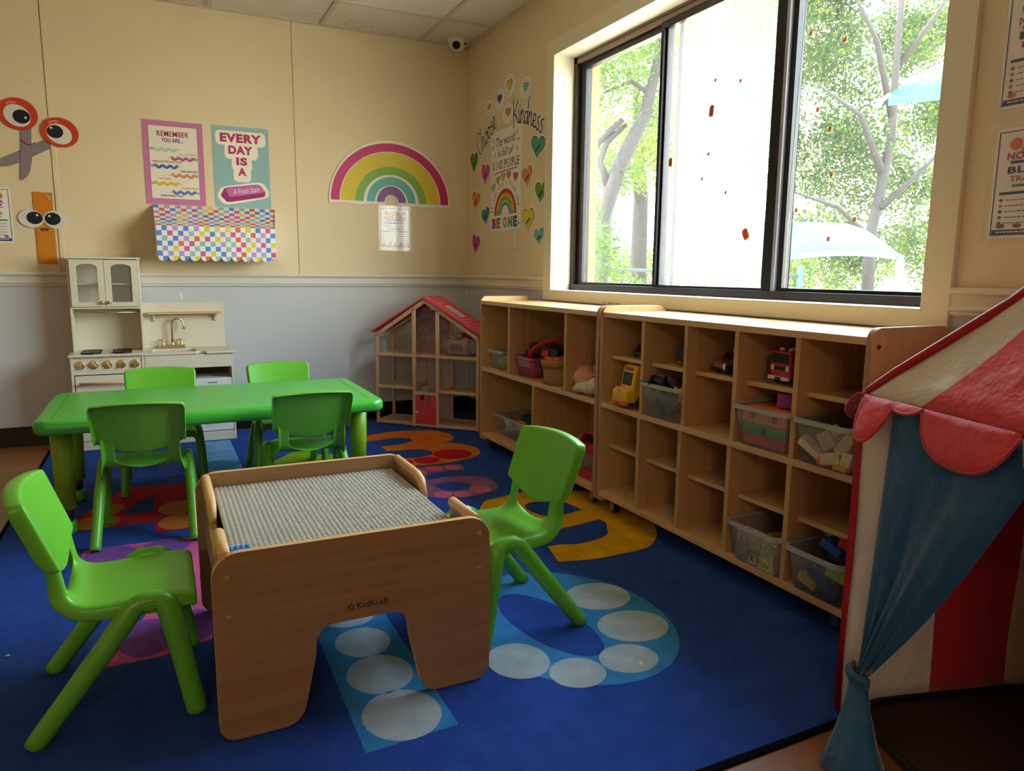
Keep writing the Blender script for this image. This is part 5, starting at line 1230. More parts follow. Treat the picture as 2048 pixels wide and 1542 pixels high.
# bin in the dollhouse with toy furniture
hz = .4475+RT
p0, p1 = hw(.450, .035, 0), hw(.450, .165, 0)
t = empty('toy_bin', tuple(hw(.55, .095, hz)), 'clear bin of pink doll furniture on the upper right floor of the dollhouse', 'bin', None, math.atan2(HD.y, HD.x))
b = MB(); n = 20
R0 = rrect(-.090, .090, -.065, .065, .015, 4); R1 = rrect(-.104, .104, -.076, .076, .018, 4)
vs = [(p[0], p[1], .002) for p in R0] + [(p[0], p[1], .095) for p in R1]; n = len(R0); b.add(vs, [(i, (i+1) % n, (i+1) % n+n, i+n) for i in range(n)], 'bin_clear', True); b.add(vs[:n], [tuple(range(n))], 'bin_clear'); b.build('tub', t, local=True, solid=.0015)
MB().holed(rrect(-.108, .108, -.080, .080, .02, 4), [rrect(-.101, .101, -.073, .073, .017, 4)], 'z', .090, .098, 'bin_clear').build('rim', t, local=True)
rotz = math.atan2(HD.y, HD.x)
def hobj(name, s, d, z, size, m, label, cat, e_=(0, 0, 0), grp=None):
    p = hw(s, d, hz+z); return rbox(name, (p.x, p.y, p.z), size, (e_[0], e_[1], e_[2]+rotz), m, label, cat, grp, bev=.0015)
mat('toy_pink', '#d88c98', .5); mat('toy_pink_dark', '#8a3c4c', .6)
p = hw(.525, .055, hz); t = empty('doll_bed', tuple(p), 'pink toy cot standing at the front of the dollhouse bin', 'toy cot', None, rotz)
b = MB().box(-.045, .045, -.014, .022, .068, .088, 'toy_pink').box(-.045, .045, -.014, .022, .006, .026, 'toy_pink').box(-.052, -.043, -.016, .024, .003, .092, 'toy_pink').box(.040, .072, -.016, .024, .003, .105, 'toy_pink'); b.build('frame', t, local=True, bevel=.001)
b = MB().box(-.043, .040, .010, .018, .026, .068, 'toy_pink_dark')
for k in range(9): b.box(-.038+k*.0088, -.0355+k*.0088, -.008, -.005, .026, .068, 'toy_pink')
b.build('rails', t, local=True)
hobj('doll_table', .490, .075, .108, (.042, .034, .006), 'kitchen_wood', 'yellow wooden toy table tipped on top of the dollhouse bin', 'toy table', (.5, .5, .1))
hobj('doll_chair', .515, .110, .112, (.040, .030, .020), 'pine', 'small wooden doll chair behind the yellow toy table', 'doll chair', (.2, .1, .3))
hobj('doll_sofa', .565, .120, .112, (.065, .040, .030), 'toy_pink_dark', 'maroon doll sofa at the back of the dollhouse bin', 'doll sofa', (.1, 0, .1))
p = hw(.628, .09, hz+.020); tag(MB().lathe([(0, -.012), (.018, -.010), (.021, 0), (.018, .012), (0, .013)], tuple(p), 'kitchen_wood', 20).build('toy_bowl'), 'round brown toy bowl at the right end of the dollhouse bin', 'toy bowl')

# ================================================================= ceiling camera, bits on the rug
t = empty('security_camera', (-.112, -.120, HC), 'white dome security camera on the ceiling in the corner', 'security camera')
MB().lathe([(0, -.004), (.062, -.004), (.064, 0), (0, 0)], (-.112, -.120, HC+.008), 'plastic_white', 32).lathe([(.058, -.002), (.056, -.022), (.044, -.048), (.022, -.062), (0, -.065)], (-.112, -.120, HC+.004), 'plastic_white', 32).build('housing', t)
R_ = Matrix.Translation((-.130, -.152, HC-.036)) @ Vector((-.35, -.62, -.75)).to_track_quat('Z', 'Y').to_matrix().to_4x4()
MB().lathe([(.026, -.012), (.024, .010), (.016, .020), (0, .022)], (0, 0, 0), 'black_plastic', 24).xf(R_).build('lens', t)
MB().ball((-.078, -.166, HC-.026), .007, 'black_plastic').build('sensor', t)
b = MB(); b.prism([(-.872, -3.222), (-.865, -3.214), (-.868, -3.232), (-.874, -3.234)], 'z', RT+.0012, RT+.003, 'plastic_white'); tag(b.build('paper_scrap'), 'tiny white scrap on the blue rug in front of the cubby shelf', 'scrap')
b = MB(); b.ball((-2.255, -2.545, RT+.004), .004, 'cloth_cream', (1.3, .8, .6)); tag(b.build('crumb'), 'tiny pale crumb on the rug at the left edge', 'crumb')

# ================================================================= things on the back wall
mat('ink', '#1c1a24', .7); mat('paper', '#eadfcf', .7); mat('paper_white', '#f0e8e0', .55)
# pencil poster
mat('p_pink', '#c878a8', .5); mat('p_mag', '#b0285c', .6); mat('p_navy', '#2c3468', .6)
p = Paper('back', .002); A0, A1, B0, B1 = -1.897, -1.594, 1.300, 1.747
p.sheet([(A0, B0), (A1, B0), (A1, B1), (A0, B1)], 'p_pink')
p.rect(A0+.028, A1-.028, B0+.030, B1-.026, 'p_mag', 1).rect(A0+.030, A1-.030, B0+.032, B1-.028, 'paper', 2)
cx = (A0+A1)/2; p.text('REMEMBER', cx, B1-.082, .040, 'p_mag', 3, bold=.016, width=.160); p.text('YOU ARE...', cx-.005, B1-.112, .030, 'p_navy', 3, bold=.02, width=.110)
mat('pen_metal', '#a89ca8', .5); mat('pen_tip', '#e8d0a8', .6)
pens = [('#9cc4c0', '#b8dcd8', 0, 'FULL OF POTENTIAL'), ('#a8447c', '#c868a0', 1, 'CAPABLE OF DOING HARD THINGS'), ('#2c5c9c', '#4c7cbc', 0, 'LOVED AND WORTHY'), ('#d87c3c', '#e89c5c', 1, 'NOT ALONE'), ('#d8b420', '#e8cc40', 0, 'INCREDIBLY STRONG'), ('#5c64ac', '#7c88cc', 1, 'GIFTED IN MANY WAYS')]
cols_ = ['#9a9c90', '#8c2c54', '#2c3468', '#d08040', '#d8b040', '#2c3468']
for i, (c1, c2, side, tx) in enumerate(pens):
    yb = B1-.152 - i*.0455
    xa, xb = (A0+.050, A0+.165) if side == 0 else (A1-.050, A1-.165); sg = 1 if xb > xa else -1
    W_ = [(xa + (xb-xa)*k/28, yb + .0055*math.sin(k*PI/4.6+1)) for k in range(29)]
    p.stroke(W_, .014, c1, 3).stroke([(a_, b_+.003) for a_, b_ in W_], .005, c2, 4)
    p.rect(min(xa-sg*.018, xa), max(xa-sg*.018, xa), yb-.005, yb+.007, 'pen_metal', 3); p.poly([(xb, yb-.006), (xb+sg*.020, yb), (xb, yb+.006)], 'pen_tip', 3); p.poly([(xb+sg*.014, yb-.0018), (xb+sg*.020, yb), (xb+sg*.014, yb+.0018)], 'ink', 4)
    if side == 0: p.text(tx, A1-.034, yb-.026, .014, cols_[i], 3, 'r', .02, width=.088)
    else: p.text(tx, A0+.038 + (0 if i == 1 else .035), yb-.024, .014, cols_[i], 3, 'l', .02, width={1: .150, 3: .055, 5: .115}[i])
tag(p.b.build('poster'), 'pink bordered poster reading REMEMBER YOU ARE with six wavy pencils', 'poster')
# eraser poster
p = Paper('back', .002); A0, A1, B0, B1 = -1.545, -1.241, 1.300, 1.750
mat('p_teal', '#9cc0c4', .5, var=(90, .05)); mat('p_cream', '#f2ead8', .6); mat('p_rose', '#b82c6c', .55); mat('p_rose_lt', '#cc6cb0', .5); mat('p_rose_dk', '#a02468', .5)
p.sheet([(A0, B0), (A1, B0), (A1, B1), (A0, B1)], 'p_teal'); cx = (A0+A1)/2
b0 = p.b
rnd = random.Random(1)
for k in range(46): x = A0 + (A1-A0)*(k+.5)/46; p.rect(x-.0004, x+.0004, B0+.002, B1-.002, '#88aeb4', .5)
for k in range(66): z = B0 + (B1-B0)*(k+.5)/66; p.rect(A0+.002, A1-.002, z-.0004, z+.0004, '#8cb2b6', .5)
for w, z, h in ((.270, B1-.105, .080), (.180, B1-.180, .085), (.110, B1-.245, .075), (.095, B1-.305, .080)): p.poly(rrect(cx-w/2, cx+w/2, z, z+h, .024, 6), 'p_cream', 2.2)
p.text('EVERY', cx, B1-.085, .062, 'p_rose', 3, bold=.05, width=.222); p.text('DAY', cx-.004, B1-.150, .060, 'p_rose', 3, bold=.05, width=.130); p.text('IS', cx, B1-.210, .056, 'p_rose', 3, bold=.05, width=.060); p.text('A', cx, B1-.268, .056, 'p_rose', 3, bold=.05, width=.046)
er = [(-.122, -.020), (-.100, .022), (.090, .052), (.124, .010), (.118, -.018), (-.088, -.058)]
ez_ = B0+.085; blob = [(cx+1.17*x+(0), ez_+1.30*z) for x, z in er]
def rounded(P, k=.25):
    out_ = []
    for i in range(len(P)):
        a, b_, c = Vector(P[i-1]), Vector(P[i]), Vector(P[(i+1) % len(P)])
        for f in (0, .33, .66, 1): q = (b_.lerp(a, k)).lerp(b_, f).lerp(b_.lerp(b_.lerp(c, k), f), f); out_.append((q.x, q.y))
    return out_
p.poly(rounded(blob), 'p_cream', 2.4); p.poly(rounded([(cx+x, ez_+z) for x, z in er], .15), 'p_rose_dk', 3.6)
p.poly(rounded([(cx-.094, ez_+.018), (cx+.090, ez_+.048), (cx+.122, ez_+.008), (cx-.074, ez_-.028)], .12), 'p_rose_lt', 4.6)
p.text('A Fresh Start', cx+.020, ez_+.000, .040, 'p_cream', 5.6, shear=.35, rot=.15, width=.150)
tag(p.b.build('poster'), 'teal poster reading EVERY DAY IS A Fresh Start on a pink eraser', 'poster')
# paper awning
t = empty('paper_awning', (-1.55, 0, 1.14), 'pastel checked paper awning with scalloped edge on the back wall', 'awning')
PAL = ['#d85c98', '#5c8cd8', '#e8d438', '#9cc4b0', '#e07040', '#b8a0d8']; PW_ = '#f2ecee'
rnd = random.Random(21); NC = 23; xA, xB, xC, xD = -1.868, -1.222, -1.860, -1.252; out_ = .195
def AP(u, v):   # v 0 wall .. 1 fold
    a = xA + (xB-xA)*u; c = xC + (xD-xC)*u; return (a + (c-a)*v, -.002 - out_*v, 1.297 - .120*v - .012*math.sin(PI*v))
b = MB(); NR = 9
for j in range(NR):
    for i in range(NC):
        m_ = PW_ if (i+j) % 2 else rnd.choice(PAL); u0, u1, v0, v1 = i/NC, (i+1)/NC, j/NR, (j+1)/NR
        b.add([AP(u0, v0), AP(u1, v0), AP(u1, v1), AP(u0, v1)], [(0, 1, 2, 3)], m_)
b.build('canopy', t)
b = MB(); NR2 = 6; zf = AP(0, 1)[2]; dz = .0268
for j in range(NR2+1):
    for i in range(NC):
        m_ = PW_ if (i+j+NR) % 2 else rnd.choice(PAL); x0 = xC + (xD-xC)*i/NC; x1 = xC + (xD-xC)*(i+1)/NC; z1 = zf - j*dz; z0 = z1 - dz
        if j < NR2: b.add([(x0, -out_-.002, z0), (x1, -out_-.002, z0), (x1, -out_-.002, z1), (x0, -out_-.002, z1)], [(0, 1, 2, 3)], m_)
        else:   # scallops, two columns each
            pr = i % 2; xs_ = [x0 + (x1-x0)*q/5 for q in range(6)]; low = [z1 - .026*math.sqrt(max(0, 1-((q/5 if pr else 1-q/5))**2)) for q in range(6)]
            P = [(x, -out_-.002, z1) for x in xs_] + [(x, -out_-.002, z) for x, z in zip(xs_, low)]; b.add(P, [(q, q+1, q+7, q+6) for q in range(5)], m_)
vl = b.build('valance', t)
b = MB(); e0 = AP(0, 1)
for x_w, x_f in ((xA, xC), (xB, xD)): b.add([(x_w, -.002, 1.297), (x_f, -out_, zf), (x_f, -out_, zf-NR2*dz), (x_w, -.002, zf-NR2*dz)], [(0, 1, 2, 3)], 'paper_white')
b.build('side_panel', t)
p = Paper('back', out_+.003); p.text('TCR', xD-.012, zf-NR2*dz-.020, .016, 'p_mag', 1, bold=.02, width=.022); o = p.b.build('maker_mark', t)
# big rainbow
p = Paper('back', .006); cx, zb_ = -.512, 1.374
def halfring(ro, ri, m_, L, zsc=.94, z0=0, n=28, ox=0):
    P = [(cx+ox+ro*math.cos(PI*i/n), zb_+z0+ro*zsc*math.sin(PI*i/n)) for i in range(n+1)] + [(cx+ox+ri*math.cos(PI*i/n), zb_+z0+ri*zsc*math.sin(PI*i/n)) for i in range(n, -1, -1)]
    p.poly(P, m_, L)
mat('r_pink', '#c4246c', .45); mat('r_yel', '#d8c018', .45); mat('r_grn', '#7cac34', .45); mat('r_teal', '#5cac9c', .45); mat('r_pur', '#7c4490', .45)
outer = [(cx+.392*math.cos(PI*i/40), zb_-.006+.392*.965*math.sin(PI*i/40)) for i in range(41)] + [(cx-.392, zb_-.016), (cx-.30, zb_-.014), (cx-.20, zb_-.022), (cx-.13, zb_-.014), (cx-.05, zb_-.020)] + [(cx+.038*math.cos(PI-PI*i/8)*1.0, zb_-.012+.072*math.sin(PI*i/8)) for i in range(9)] + [(cx+.05, zb_-.020), (cx+.13, zb_-.018), (cx+.20, zb_-.024), (cx+.30, zb_-.020), (cx+.392, zb_-.018)]
p.sheet(outer, 'paper_white', th=.0015)
halfring(.380, .327, 'r_pink', 1); halfring(.322, .230, 'r_yel', 1); halfring(.230, .178, 'r_grn', 1); halfring(.158, .106, 'r_teal', 1, .98); halfring(.094, .046, 'r_pur', 1, 1.05)
tag(p.b.build('rainbow_cutout'), 'large card rainbow cut-out on the back wall', 'wall decoration')
# dramatic play sign in a sleeve
def sign(plane, A0, A1, B0, B1, off, title, sub, label, seed, flip=False, arkname=True):
    p = Paper(plane, off); p.sheet([(A0, B0), (A1, B0), (A1, B1), (A0, B1)], 'paper_white'); w = A1-A0; h = B1-B0; cx = (A0+A1)/2; rnd = random.Random(seed)
    p.poly([(A0+.006*w/.2, B0+.03*h), (A1-.03*w, B0+.03*h), (A1-.03*w, B1-.03*h), (A0+.03*w, B1-.03*h)], 'p_navy', 1, [[(A0+.042*w, B0+.04*h), (A1-.042*w, B0+.04*h), (A1-.042*w, B1-.04*h), (A0+.042*w, B1-.04*h)]])
    for k, c in enumerate(['#d8703c', '#e0a848', '#b8c070', '#8c9ca8']):
        P = [(cx+(.17-.03*k)*w*1.3*math.cos(PI*i/12), B1-.24*h+(.15-.026*k)*h*math.sin(PI*i/12)) for i in range(13)] + [(cx+(.145-.03*k)*w*1.3*math.cos(PI*i/12), B1-.24*h+(.128-.026*k)*h*math.sin(PI*i/12)) for i in range(12, -1, -1)]
        p.poly(P, c, 1+.3*k)
    for k in range(2): p.poly(ell(cx+(-.28+.56*k)*w, B1-.15*h, .07*w, .055*h, 12), ['#d87c3c', '#c8883c'][k], 1)
    p.text("NOAH'S ARK", cx, B1-.285*h, .085*h, 'p_mag', 3, bold=.03, width=.72*w); p.rect(cx-.32*w, cx+.32*w, B1-.325*h, B1-.300*h, 'p_navy', 2)
    p.text(title, cx, B1-.41*h, .085*h, 'p_navy', 3, bold=.03, width=.68*w); p.text(sub, cx, B1-.485*h, .070*h, 'p_mag', 3, bold=.02, width=.62*w)
    p.rect(cx-.28*w, cx+.28*w, B1-.535*h, B1-.512*h, '#4c7c3c', 2)
    for s in (-1, 1):
        p.rect(cx+s*.22*w-.19*w, cx+s*.22*w+.19*w, B1-.60*h, B1-.575*h, 'p_navy' if s < 0 else '#4c7c3c', 2)
        for k in range(5):
            z = B1-.655*h-k*.052*h; p.poly(ell(cx+s*.22*w-.16*w, z+.006*h, .022*w, .016*h, 10), rnd.choice(['#c83c3c', '#d87c3c', '#4c7c3c', '#3c4c8c', '#8c4c8c']), 2)
            p.scribble(cx+s*.22*w-.11*w, cx+s*.22*w+.17*w, z, .010*h, rnd.choice(['#5c5454', '#a0544c', '#4c5c7c']), 2, seed+k+s)
    for k in range(5): p.poly(ell(A0+.14*w+k*.18*w, B0+.115*h, .05*w, .022*h, 10), rnd.choice(['#9c4c3c', '#c87c3c', '#4c6c4c', '#8c5c7c']), 2)
    p.rect(A0+.05*w, A1-.05*w, B0+.04*h, B0+.082*h, 'p_navy', 2); p.scribble(A0+.1*w, A1-.1*w, B0+.054*h, .012*h, 'paper_white', 3, seed+9)
    return p, label
p, lb = sign('back', -.590, -.388, 1.090, 1.345, .0015, 'DRAMATIC', 'PLAY CENTER', '', 31); o = tag(p.b.build('sign'), 'DRAMATIC PLAY CENTER sign in a clear sleeve below the rainbow', 'sign')
q = Paper('back', .0065); q.sheet([(-.600, 1.076), (-.379, 1.074), (-.379, 1.354), (-.600, 1.356)], 'sleeve', th=.0008); q.b.build('clear_sleeve', o)
# writing sign at the left edge
p, lb = sign('back', -2.735, -2.522, 1.072, 1.348, .0015, 'ART', 'WRITING', '', 33); tag(p.b.build('sign'), 'printed WRITING sign cut off by the left edge, beside the ruler', 'sign')
# scissors cut-out (generic smiling scissors)
t = empty('scissors_cutout', (-2.42, 0, 1.6), 'smiling grey scissors cut-out with orange-red handles on the back wall', 'wall decoration')
mat('sc_grey', '#8c7c80', .5); mat('sc_red', '#c83c14', .45); mat('sc_red_lt', '#e87c64', .45); mat('eye_white', '#ddd6cc', .5); mat('sc_pink', '#d8404c', .5)
def blade(ax, az, bx, bz, w, L):
    d = Vector((bx-ax, bz-az)).normalized(); n = Vector((-d.y, d.x)); ln = Vector((bx-ax, bz-az)).length
    P = [(0, -w*.42), (0, w*.42), (ln*.3, w*.42), (ln*.6, w*.46), (ln*.8, w*.34), (ln*.92, w*.08), (ln*.985, -w*.22), (ln, -w*.38), (ln*.97, -w*.48), (ln*.8, -w*.46), (ln*.5, -w*.44)]
    return [(ax+d.x*a+n.x*c, az+d.y*a+n.y*c) for a, c in P]
p = Paper('back', .003); p.sheet(blade(-2.290, 1.605, -2.585, 1.440, .058, 0), 'sc_grey', th=.002); p.b.build('blade', t)
p = Paper('back', .0055); p.sheet(blade(-2.425, 1.66, -2.445, 1.388, .054, 0)[::-1], 'sc_grey', th=.002)
p.stroke([(-2.420+.030*math.cos(a), 1.592+.024*math.sin(a)) for a in (PI+PI*i/10*.85 for i in range(11))], .0035, 'ink', 2).poly(ell(-2.434, 1.580, .010, .008), 'sc_pink', 1); p.b.build('blade', t)
for (x, z, rx, ry, rot, px_, pz) in ((-2.455, 1.715, .086, .078, -.25, .014, -.008), (-2.278, 1.640, .084, .074, -.2, -.022, .006)):
    p = Paper('back', .0085 if x < -2.4 else .011); p.sheet(ell(x, z, rx, ry, 36, rot), 'sc_red', th=.002); p.poly(ell(x-.004, z-.008, rx*.70, ry*.66, 30, rot-.3), 'eye_white', 1)
    p.poly(ell(x+px_, z+pz-.004, rx*.44, ry*.44, 26, 0), 'ink', 2); p.poly(ell(x+px_+(.018 if x < -2.4 else -.016), z+pz+(-.008 if x < -2.4 else .014), .006), 'eye_white', 3)
    p.stroke([(x-.045, z+.046), (x-.030, z+.054), (x-.008, z+.054)], .011, 'sc_red_lt', 1); p.b.build('handle_ring', t)
# ruler cut-out
t = empty('ruler_cutout', (-2.38, 0, .965), 'orange ruler cut-out with big eyes and a grin on the back wall', 'wall decoration')
mat('ru_or', '#cc7c10', .5); mat('ru_dk', '#a04c10', .6)
RX0, RX1, RZ0, RZ1 = -2.424, -2.338, .964, 1.334
p = Paper('back', .004); p.sheet([(RX0, RZ0+.004), (RX1, RZ0), (RX1, RZ1), (RX0, RZ1)], 'ru_or', th=.003)
for k in range(38): z = RZ0+.012+k*.0095; w = .024 if k % 8 == 0 else (.016 if k % 4 == 0 else .009); p.rect(RX0, RX0+w, z-.0007, z+.0007, 'ru_dk', 1)
p.stroke([(RX1-.022, RZ1-.012), (RX1-.012, RZ1-.024), (RX1-.012, RZ1-.036)], .009, '#e0a070', 1)
p.poly([(-2.384+.020*math.cos(a), 1.150+.016*math.sin(a)) for a in (PI+PI*i/10 for i in range(11))], 'ink', 1).poly(ell(-2.384, 1.140, .011, .005), '#c8402c', 2)
p.b.build('ruler_body', t)
for x, z, px_ in ((-2.439, 1.198, .016), (-2.329, 1.196, -.014)):
    p = Paper('back', .0075); p.sheet(ell(x, z, .056, .046, 34, -.15), 'eye_white', th=.0025); p.poly(ell(x+px_, z+.004, .036, .032, 26), 'ink', 1); p.poly(ell(x+px_+(.012 if px_ > 0 else -.014), z+.018, .0055), 'eye_white', 2); p.b.build('eye', t)

# ================================================================= things on the window wall, near the corner
p = Paper('right', .002); A0, A1, B0, B1 = .395, .806, 1.192, 1.772; cx = .600
p.sheet([(A0, B0), (A1, B0), (A1, B1), (A0, B1)], 'paper_white')
hand = dict(shear=.3)
p.text('The world', cx, B1-.090, .075, 'ink', 1, shear=.3, width=.26, rot=.02); p.text('is full of', cx, B1-.150, .065, 'ink', 1, shear=.3, width=.21)
for k, (a, z, r_) in enumerate([(.435, -.05, -.8), (.428, -.09, .3), (.452, -.135, .9), (.755, -.04, .8), (.765, -.085, .1), (.755, -.135, -.7)]):
    p.stroke([(a-.013*math.cos(r_), B1+z-.018*math.sin(r_)), (a+.013*math.cos(r_), B1+z+.018*math.sin(r_))], .006, 'ink', 1)
for i, (w_, c_) in enumerate(zip('KIND', ['#4c6c6c', '#8c8c4c', '#b88c3c', '#5c8c4c'])): p.text(w_, .440+i*.036, B1-.222, .068, c_, 1, bold=.025, width=.030 if w_ != 'I' else .008)
for i, (w_, c_) in enumerate(zip('PEOPLE', ['#a8444c', '#c8a43c', '#5c8c6c', '#8c4c8c', '#4c7c9c', '#7c5454'])): p.text(w_, .600+i*.033, B1-.222, .068, c_, 1, bold=.025, width=.026)
p.stroke([(.44, B1-.245), (.60, B1-.238), (.76, B1-.236)], .005, '#7c2434', 1)
for (a, dz_, c_, rt) in ((.435, -.325, '#a8b4b8', .3), (.500, -.290, '#b8b43c', .15), (.570, -.275, '#d8b820', 0), (.645, -.272, '#d88434', 0), (.735, -.290, '#c83c7c', -.15)): p.heart(a, B1+dz_, .058, .052, 'ink', 1, rt).heart(a, B1+dz_, .050, .044, c_, 2, rt)
for i, ch in enumerate("If you can't find one,"):
    a_ = PI - PI*(i+.8)/22.5; r1 = .172; p.text(ch, cx + r1*1.0*math.cos(a_), 1.282 + r1*.97*math.sin(a_)+.006, .040, 'ink', 1, rot=a_-PI/2) if ch != ' ' else None
for ro, ri, c_ in ((.150, .127, '#c02c54'), (.127, .104, '#d8b020'), (.104, .082, '#7ca83c'), (.076, .054, '#5c9c94')):
    p.poly([(cx+ro*math.cos(PI*i/24), 1.282+ro*math.sin(PI*i/24)) for i in range(25)] + [(cx+ri*math.cos(PI*i/24), 1.282+ri*math.sin(PI*i/24)) for i in range(24, -1, -1)], c_, 1)
for i, (ch, c_) in enumerate(zip('BEONE', ['#c82c64', '#d8743c', '#c8c02c', '#6ca83c', '#3c7ca8'])):
    a = [.445, .505, .600, .670, .735][i]; p.text(ch, a, 1.212, .075, 'ink', 1, bold=.06, width=.054); p.text(ch, a, 1.213, .072, c_, 2, bold=.02, width=.046)
p.heart(.782, 1.222, .016, .016, 'ink', 1)
tag(p.b.build('poster'), 'white poster about kind people ending BE ONE under a small rainbow', 'poster')
# rayed small hearts
def pr(u, v): return u, v
def rayheart(a, z, w, h, c_, label, rot=0):
    p = Paper('right', .002); P = []
    for i in range(44): q = 2*PI*i/44; r_ = 1 + .045*(i % 2); P.append((a + (w*.95+.010)*r_*math.cos(q), z + (h*.95+.008)*r_*math.sin(q)))
    p.sheet(P, 'paper_white'); p.heart(a, z, w*1.06, h*1.08, 'ink', 1, rot).heart(a, z, w*.92, h*.94, c_, 2, rot)
    for i in range(14): q = 2*PI*i/14+.1; p.stroke([(a+w*.66*math.cos(q), z+h*.72*math.sin(q)), (a+w*.84*math.cos(q), z+h*.90*math.sin(q))], .0022, 'ink', 1)
    return tag(p.b.build('heart_cutout'), label, 'wall decoration', 'small rayed heart cut-outs')

for nm, a, z, w, h, c_, lb, rt in (('y', .648, 1.996, .105, .092, '#d8c828', 'small yellow heart with rays, topmost above the word Kindness', .0), ('t', .85, 1.94, .096, .085, '#7cb4b0', 'small pale teal heart with rays above the right of the word Kindness', -.15),
                              ('p', .514, 1.946, .097, .084, '#6c4480', 'small purple heart with rays above the word Choose', -.1), ('o', .631, 1.849, .107, .080, '#e08440', 'small orange heart with rays between the words Choose and Kindness', -.05), ('g', .364, 1.93, .078, .058, '#8cac3c', 'small green heart with rays, leftmost, above the word Choose', .1)):
    rayheart(a, z, w*.62, h*.62, c_, lb, rt)
def bigheart(a, z, w, h, c_, label, rot, seed):
    p = Paper('right', .002); p.sheet(heart(a, z, w*1.12, h*1.14, rot, 48), 'paper_white'); p.heart(a, z, w*1.0, h*1.0, 'ink', 1, rot, 48).heart(a, z, w*.93, h*.93, c_, 2, rot, 48)
    rnd = random.Random(seed)   # the word written down its side
    x = a - w*.16; P = []
    for k in range(26): P.append((x + w*.40*k/25*math.cos(.6) , z - h*.14 + w*.36*k/25*math.sin(.6)*h/w + .010*math.sin(k*1.9+seed)))
    p.stroke(P, .0032, 'ink', 3)
    return tag(p.b.build('heart_cutout'), label, 'wall decoration', 'large heart cut-outs')
for i, (a, z, w, h, c_, lb, rt) in enumerate([(1.000, 1.606, .165, .118, '#4c9c90', 'big teal heart cut-out, the highest right of the kind people poster', -.18), (.133, 1.632, .120, .130, '#4c8c38', 'green heart cut-out, the highest on the left next to the wall corner', -.05),
        (.308, 1.541, .125, .125, '#d04c90', 'pink heart cut-out touching the upper left edge of the kind people poster', -.12), (.881, 1.466, .120, .110, '#e08838', 'orange heart cut-out right of the kind people poster', .15), (1.042, 1.366, .135, .112, '#5ca038', 'green heart cut-out below the big teal heart, beside the window casing', -.1),
        (.159, 1.393, .125, .115, '#e08838', 'orange heart cut-out on the left, below the highest green heart', -.2), (.318, 1.289, .125, .100, '#3c8c84', 'teal heart cut-out left of the small rainbow on the poster', .2), (.899, 1.233, .145, .125, '#dcc820', 'yellow heart cut-out at the lower right corner of the kind people poster', 0),
        (1.032, 1.136, .115, .090, '#6cb4ac', 'light teal heart cut-out, lowest on the right by the window casing', .1), (.160, 1.119, .125, .125, '#d03c88', 'pink heart cut-out, lowest on the left near the corner', -.2)]):
    bigheart(a, z, w, h, c_, lb, rt, i*3+1)
# brush lettering words
G = {
 'C': (.62, [[(.55, .80), (.45, .97), (.30, .98), (.12, .75), (.05, .42), (.12, .12), (.28, .0), (.48, .08), (.60, .22)]]),
 'h': (.50, [[(.16, 1.05), (.10, .5), (.05, 0)], [(.08, .25), (.22, .50), (.34, .48), (.34, .2), (.40, .0), (.52, .08)]]),
 'o': (.46, [[(.30, .50), (.14, .42), (.06, .2), (.16, .0), (.32, .08), (.38, .32), (.28, .50), (.36, .42), (.50, .38)]]),
 's': (.40, [[(.34, .55), (.20, .48), (.14, .36), (.30, .24), (.32, .08), (.18, -.02), (.04, .06)]]),
 'e': (.42, [[(.06, .2), (.28, .30), (.32, .46), (.20, .52), (.08, .34), (.10, .08), (.24, .0), (.42, .12)]]),
 'K': (.66, [[(.14, 1.05), (.08, .5), (.0, -.15)], [(.62, .95), (.30, .60), (.08, .42), (.30, .34), (.58, .0)]]),
 'i': (.24, [[(.12, .50), (.06, .2), (.12, .0), (.24, .10)], [(.17, .68), (.18, .70)]]),
 'n': (.50, [[(.08, .50), (.05, .0)], [(.06, .26), (.20, .50), (.32, .48), (.32, .18), (.38, .0), (.50, .10)]]),
 'd': (.50, [[(.30, .46), (.16, .48), (.05, .25), (.12, .02), (.26, .08), (.36, .40)], [(.46, 1.10), (.37, .4), (.38, .02), (.50, .08)]]),
}
def smooth(P, n=4):
    out = []
    for i in range(len(P)-1):
        a, b_, c, d = P[max(0, i-1)], P[i], P[i+1], P[min(len(P)-1, i+2)]
        for k in range(n):
            t_ = k/n; out.append(tuple(.5*((2*b_[q]) + (-a[q]+c[q])*t_ + (2*a[q]-5*b_[q]+4*c[q]-d[q])*t_*t_ + (-a[q]+3*b_[q]-3*c[q]+d[q])*t_**3) for q in (0, 1)))
    out.append(P[-1]); return out
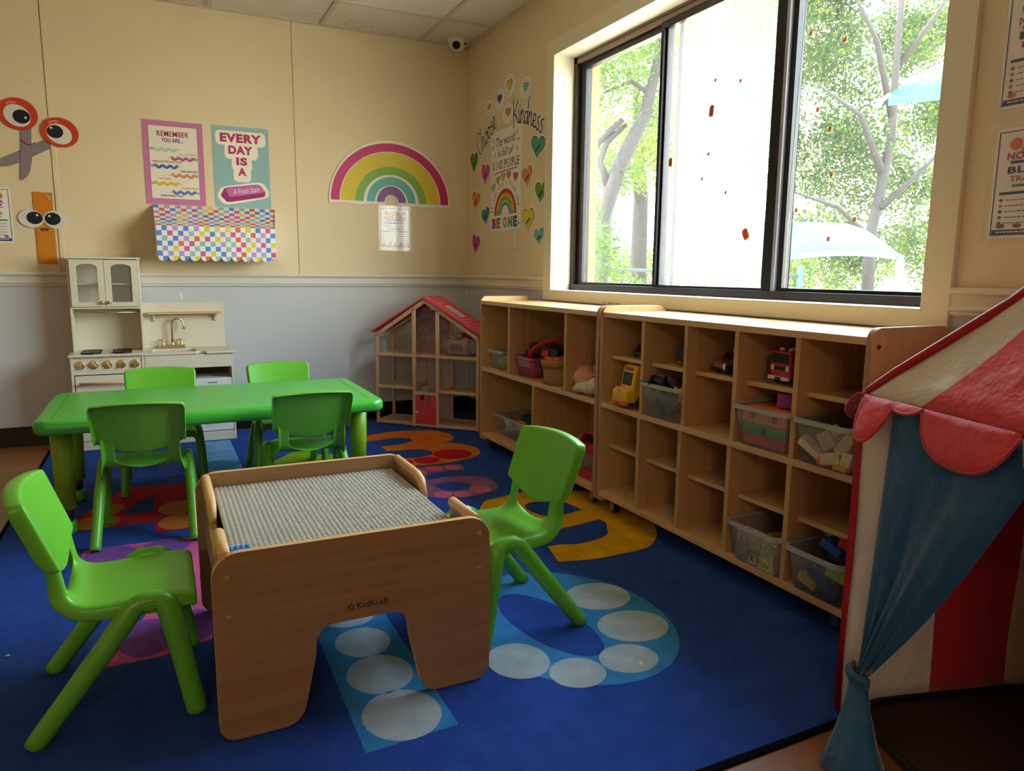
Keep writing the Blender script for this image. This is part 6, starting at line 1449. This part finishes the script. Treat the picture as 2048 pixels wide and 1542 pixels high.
def word(t_, place, size, w, label, cat='wall lettering'):
    """place(s) -> (a, z, angle) for advance s"""
    p = Paper('right', .003); tot = sum(G[c][0] for c in t_); s = 0; allp = []
    for c in t_:
        adv, st_ = G[c]
        for P in st_:
            Q = []
            for x, y in smooth(P): a, z, r_ = place((s+x)/tot); Q.append((a - y*size*math.sin(r_), z + y*size*math.cos(r_)))
            allp.append(Q)
        s += adv*.92
    b = p.b
    for jq, Q in enumerate(allp):   # white card edge: strokes with thickness
        V = [Vector(q) for q in Q]; n = len(V); vs = []
        for i in range(n):
            d = (V[min(i+1, n-1)]-V[max(i-1, 0)]); d = d.normalized() if d.length > 1e-9 else Vector((1, 0)); nn = Vector((-d.y, d.x))*(w*.5+.009)
            if i == 0: V[i] = V[i]-d*.007
            if i == n-1: V[i] = V[i]+d*.007
            for o_ in (nn, -nn):
                for off in (.0020+.00004*jq+4e-6*i, .0005): vs.append(p.P(V[i]+o_, off))
        fs = []
        for i in range(n-1): k = i*4; fs += [(k, k+2, k+6, k+4), (k+1, k+5, k+7, k+3), (k, k+4, k+5, k+1), (k+2, k+3, k+7, k+6)]
        fs += [(0, 1, 3, 2), ((n-1)*4, (n-1)*4+2, (n-1)*4+3, (n-1)*4+1)]
        b.add(vs, fs, 'paper_white')
    for j, Q in enumerate(allp): p.stroke(Q, w, 'ink', 1+.1*j)
    return tag(b.build('word_cutout'), label, cat)
word('Choose', lambda s: (.215+.285*s, 1.660+.155*s, .42), .140, .0075, 'brush-lettered cut-out of the word Choose')
word('Kindness', lambda s: (.705+.375*s, 1.775-.010*s-.115*s*s, .12-.45*s), .130, .0075, 'brush-lettered cut-out of the word Kindness')
# cord cover under the poster
tag(MB().box(-.012, 0, -.757, -.742, 1.085, 1.20, 'rail_paint').box(-.012, 0, -.742, -.690, 1.078, 1.087, 'trim_paint').build('cord_cover', bevel=.0015), 'narrow cream plastic strip below the kind people poster', 'cord cover')
# signs at the right edge of the photo
p, lb = sign('right', 3.414, 3.628, 1.038, 1.300, .0015, 'BLOCKS', 'TRANSPORT', '', 41); o = tag(p.b.build('sign'), 'BLOCKS sign with blue border right of the window, lower of two', 'sign')
q = Paper('right', .0065); q.sheet([(3.404, 1.028), (3.638, 1.028), (3.638, 1.312), (3.404, 1.312)], 'sleeve', th=.0008); q.b.build('clear_sleeve', o)
p, lb = sign('right', 3.408, 3.622, 1.345, 1.610, .0015, 'MUSIC', 'MOVEMENT', '', 43); o = tag(p.b.build('sign'), 'MUSIC sign on the wall right of the window, the upper of two', 'sign')
q = Paper('right', .0065); q.sheet([(3.398, 1.325), (3.632, 1.325), (3.632, 1.62), (3.398, 1.62)], 'sleeve', th=.0008); q.b.build('clear_sleeve', o)
# scrap of clear tape on the wall under the chair rail
tag(Paper('back', .001).sheet([(-1.762, .812), (-1.752, .818), (-1.742, .782), (-1.752, .778)], 'paper_white', th=.0008).b.build('tape_scrap'), 'tiny torn scrap of tape on the wall below the chair rail', 'tape')
for o in bpy.data.objects:
    if o.type == 'LIGHT': o.hide_select = False
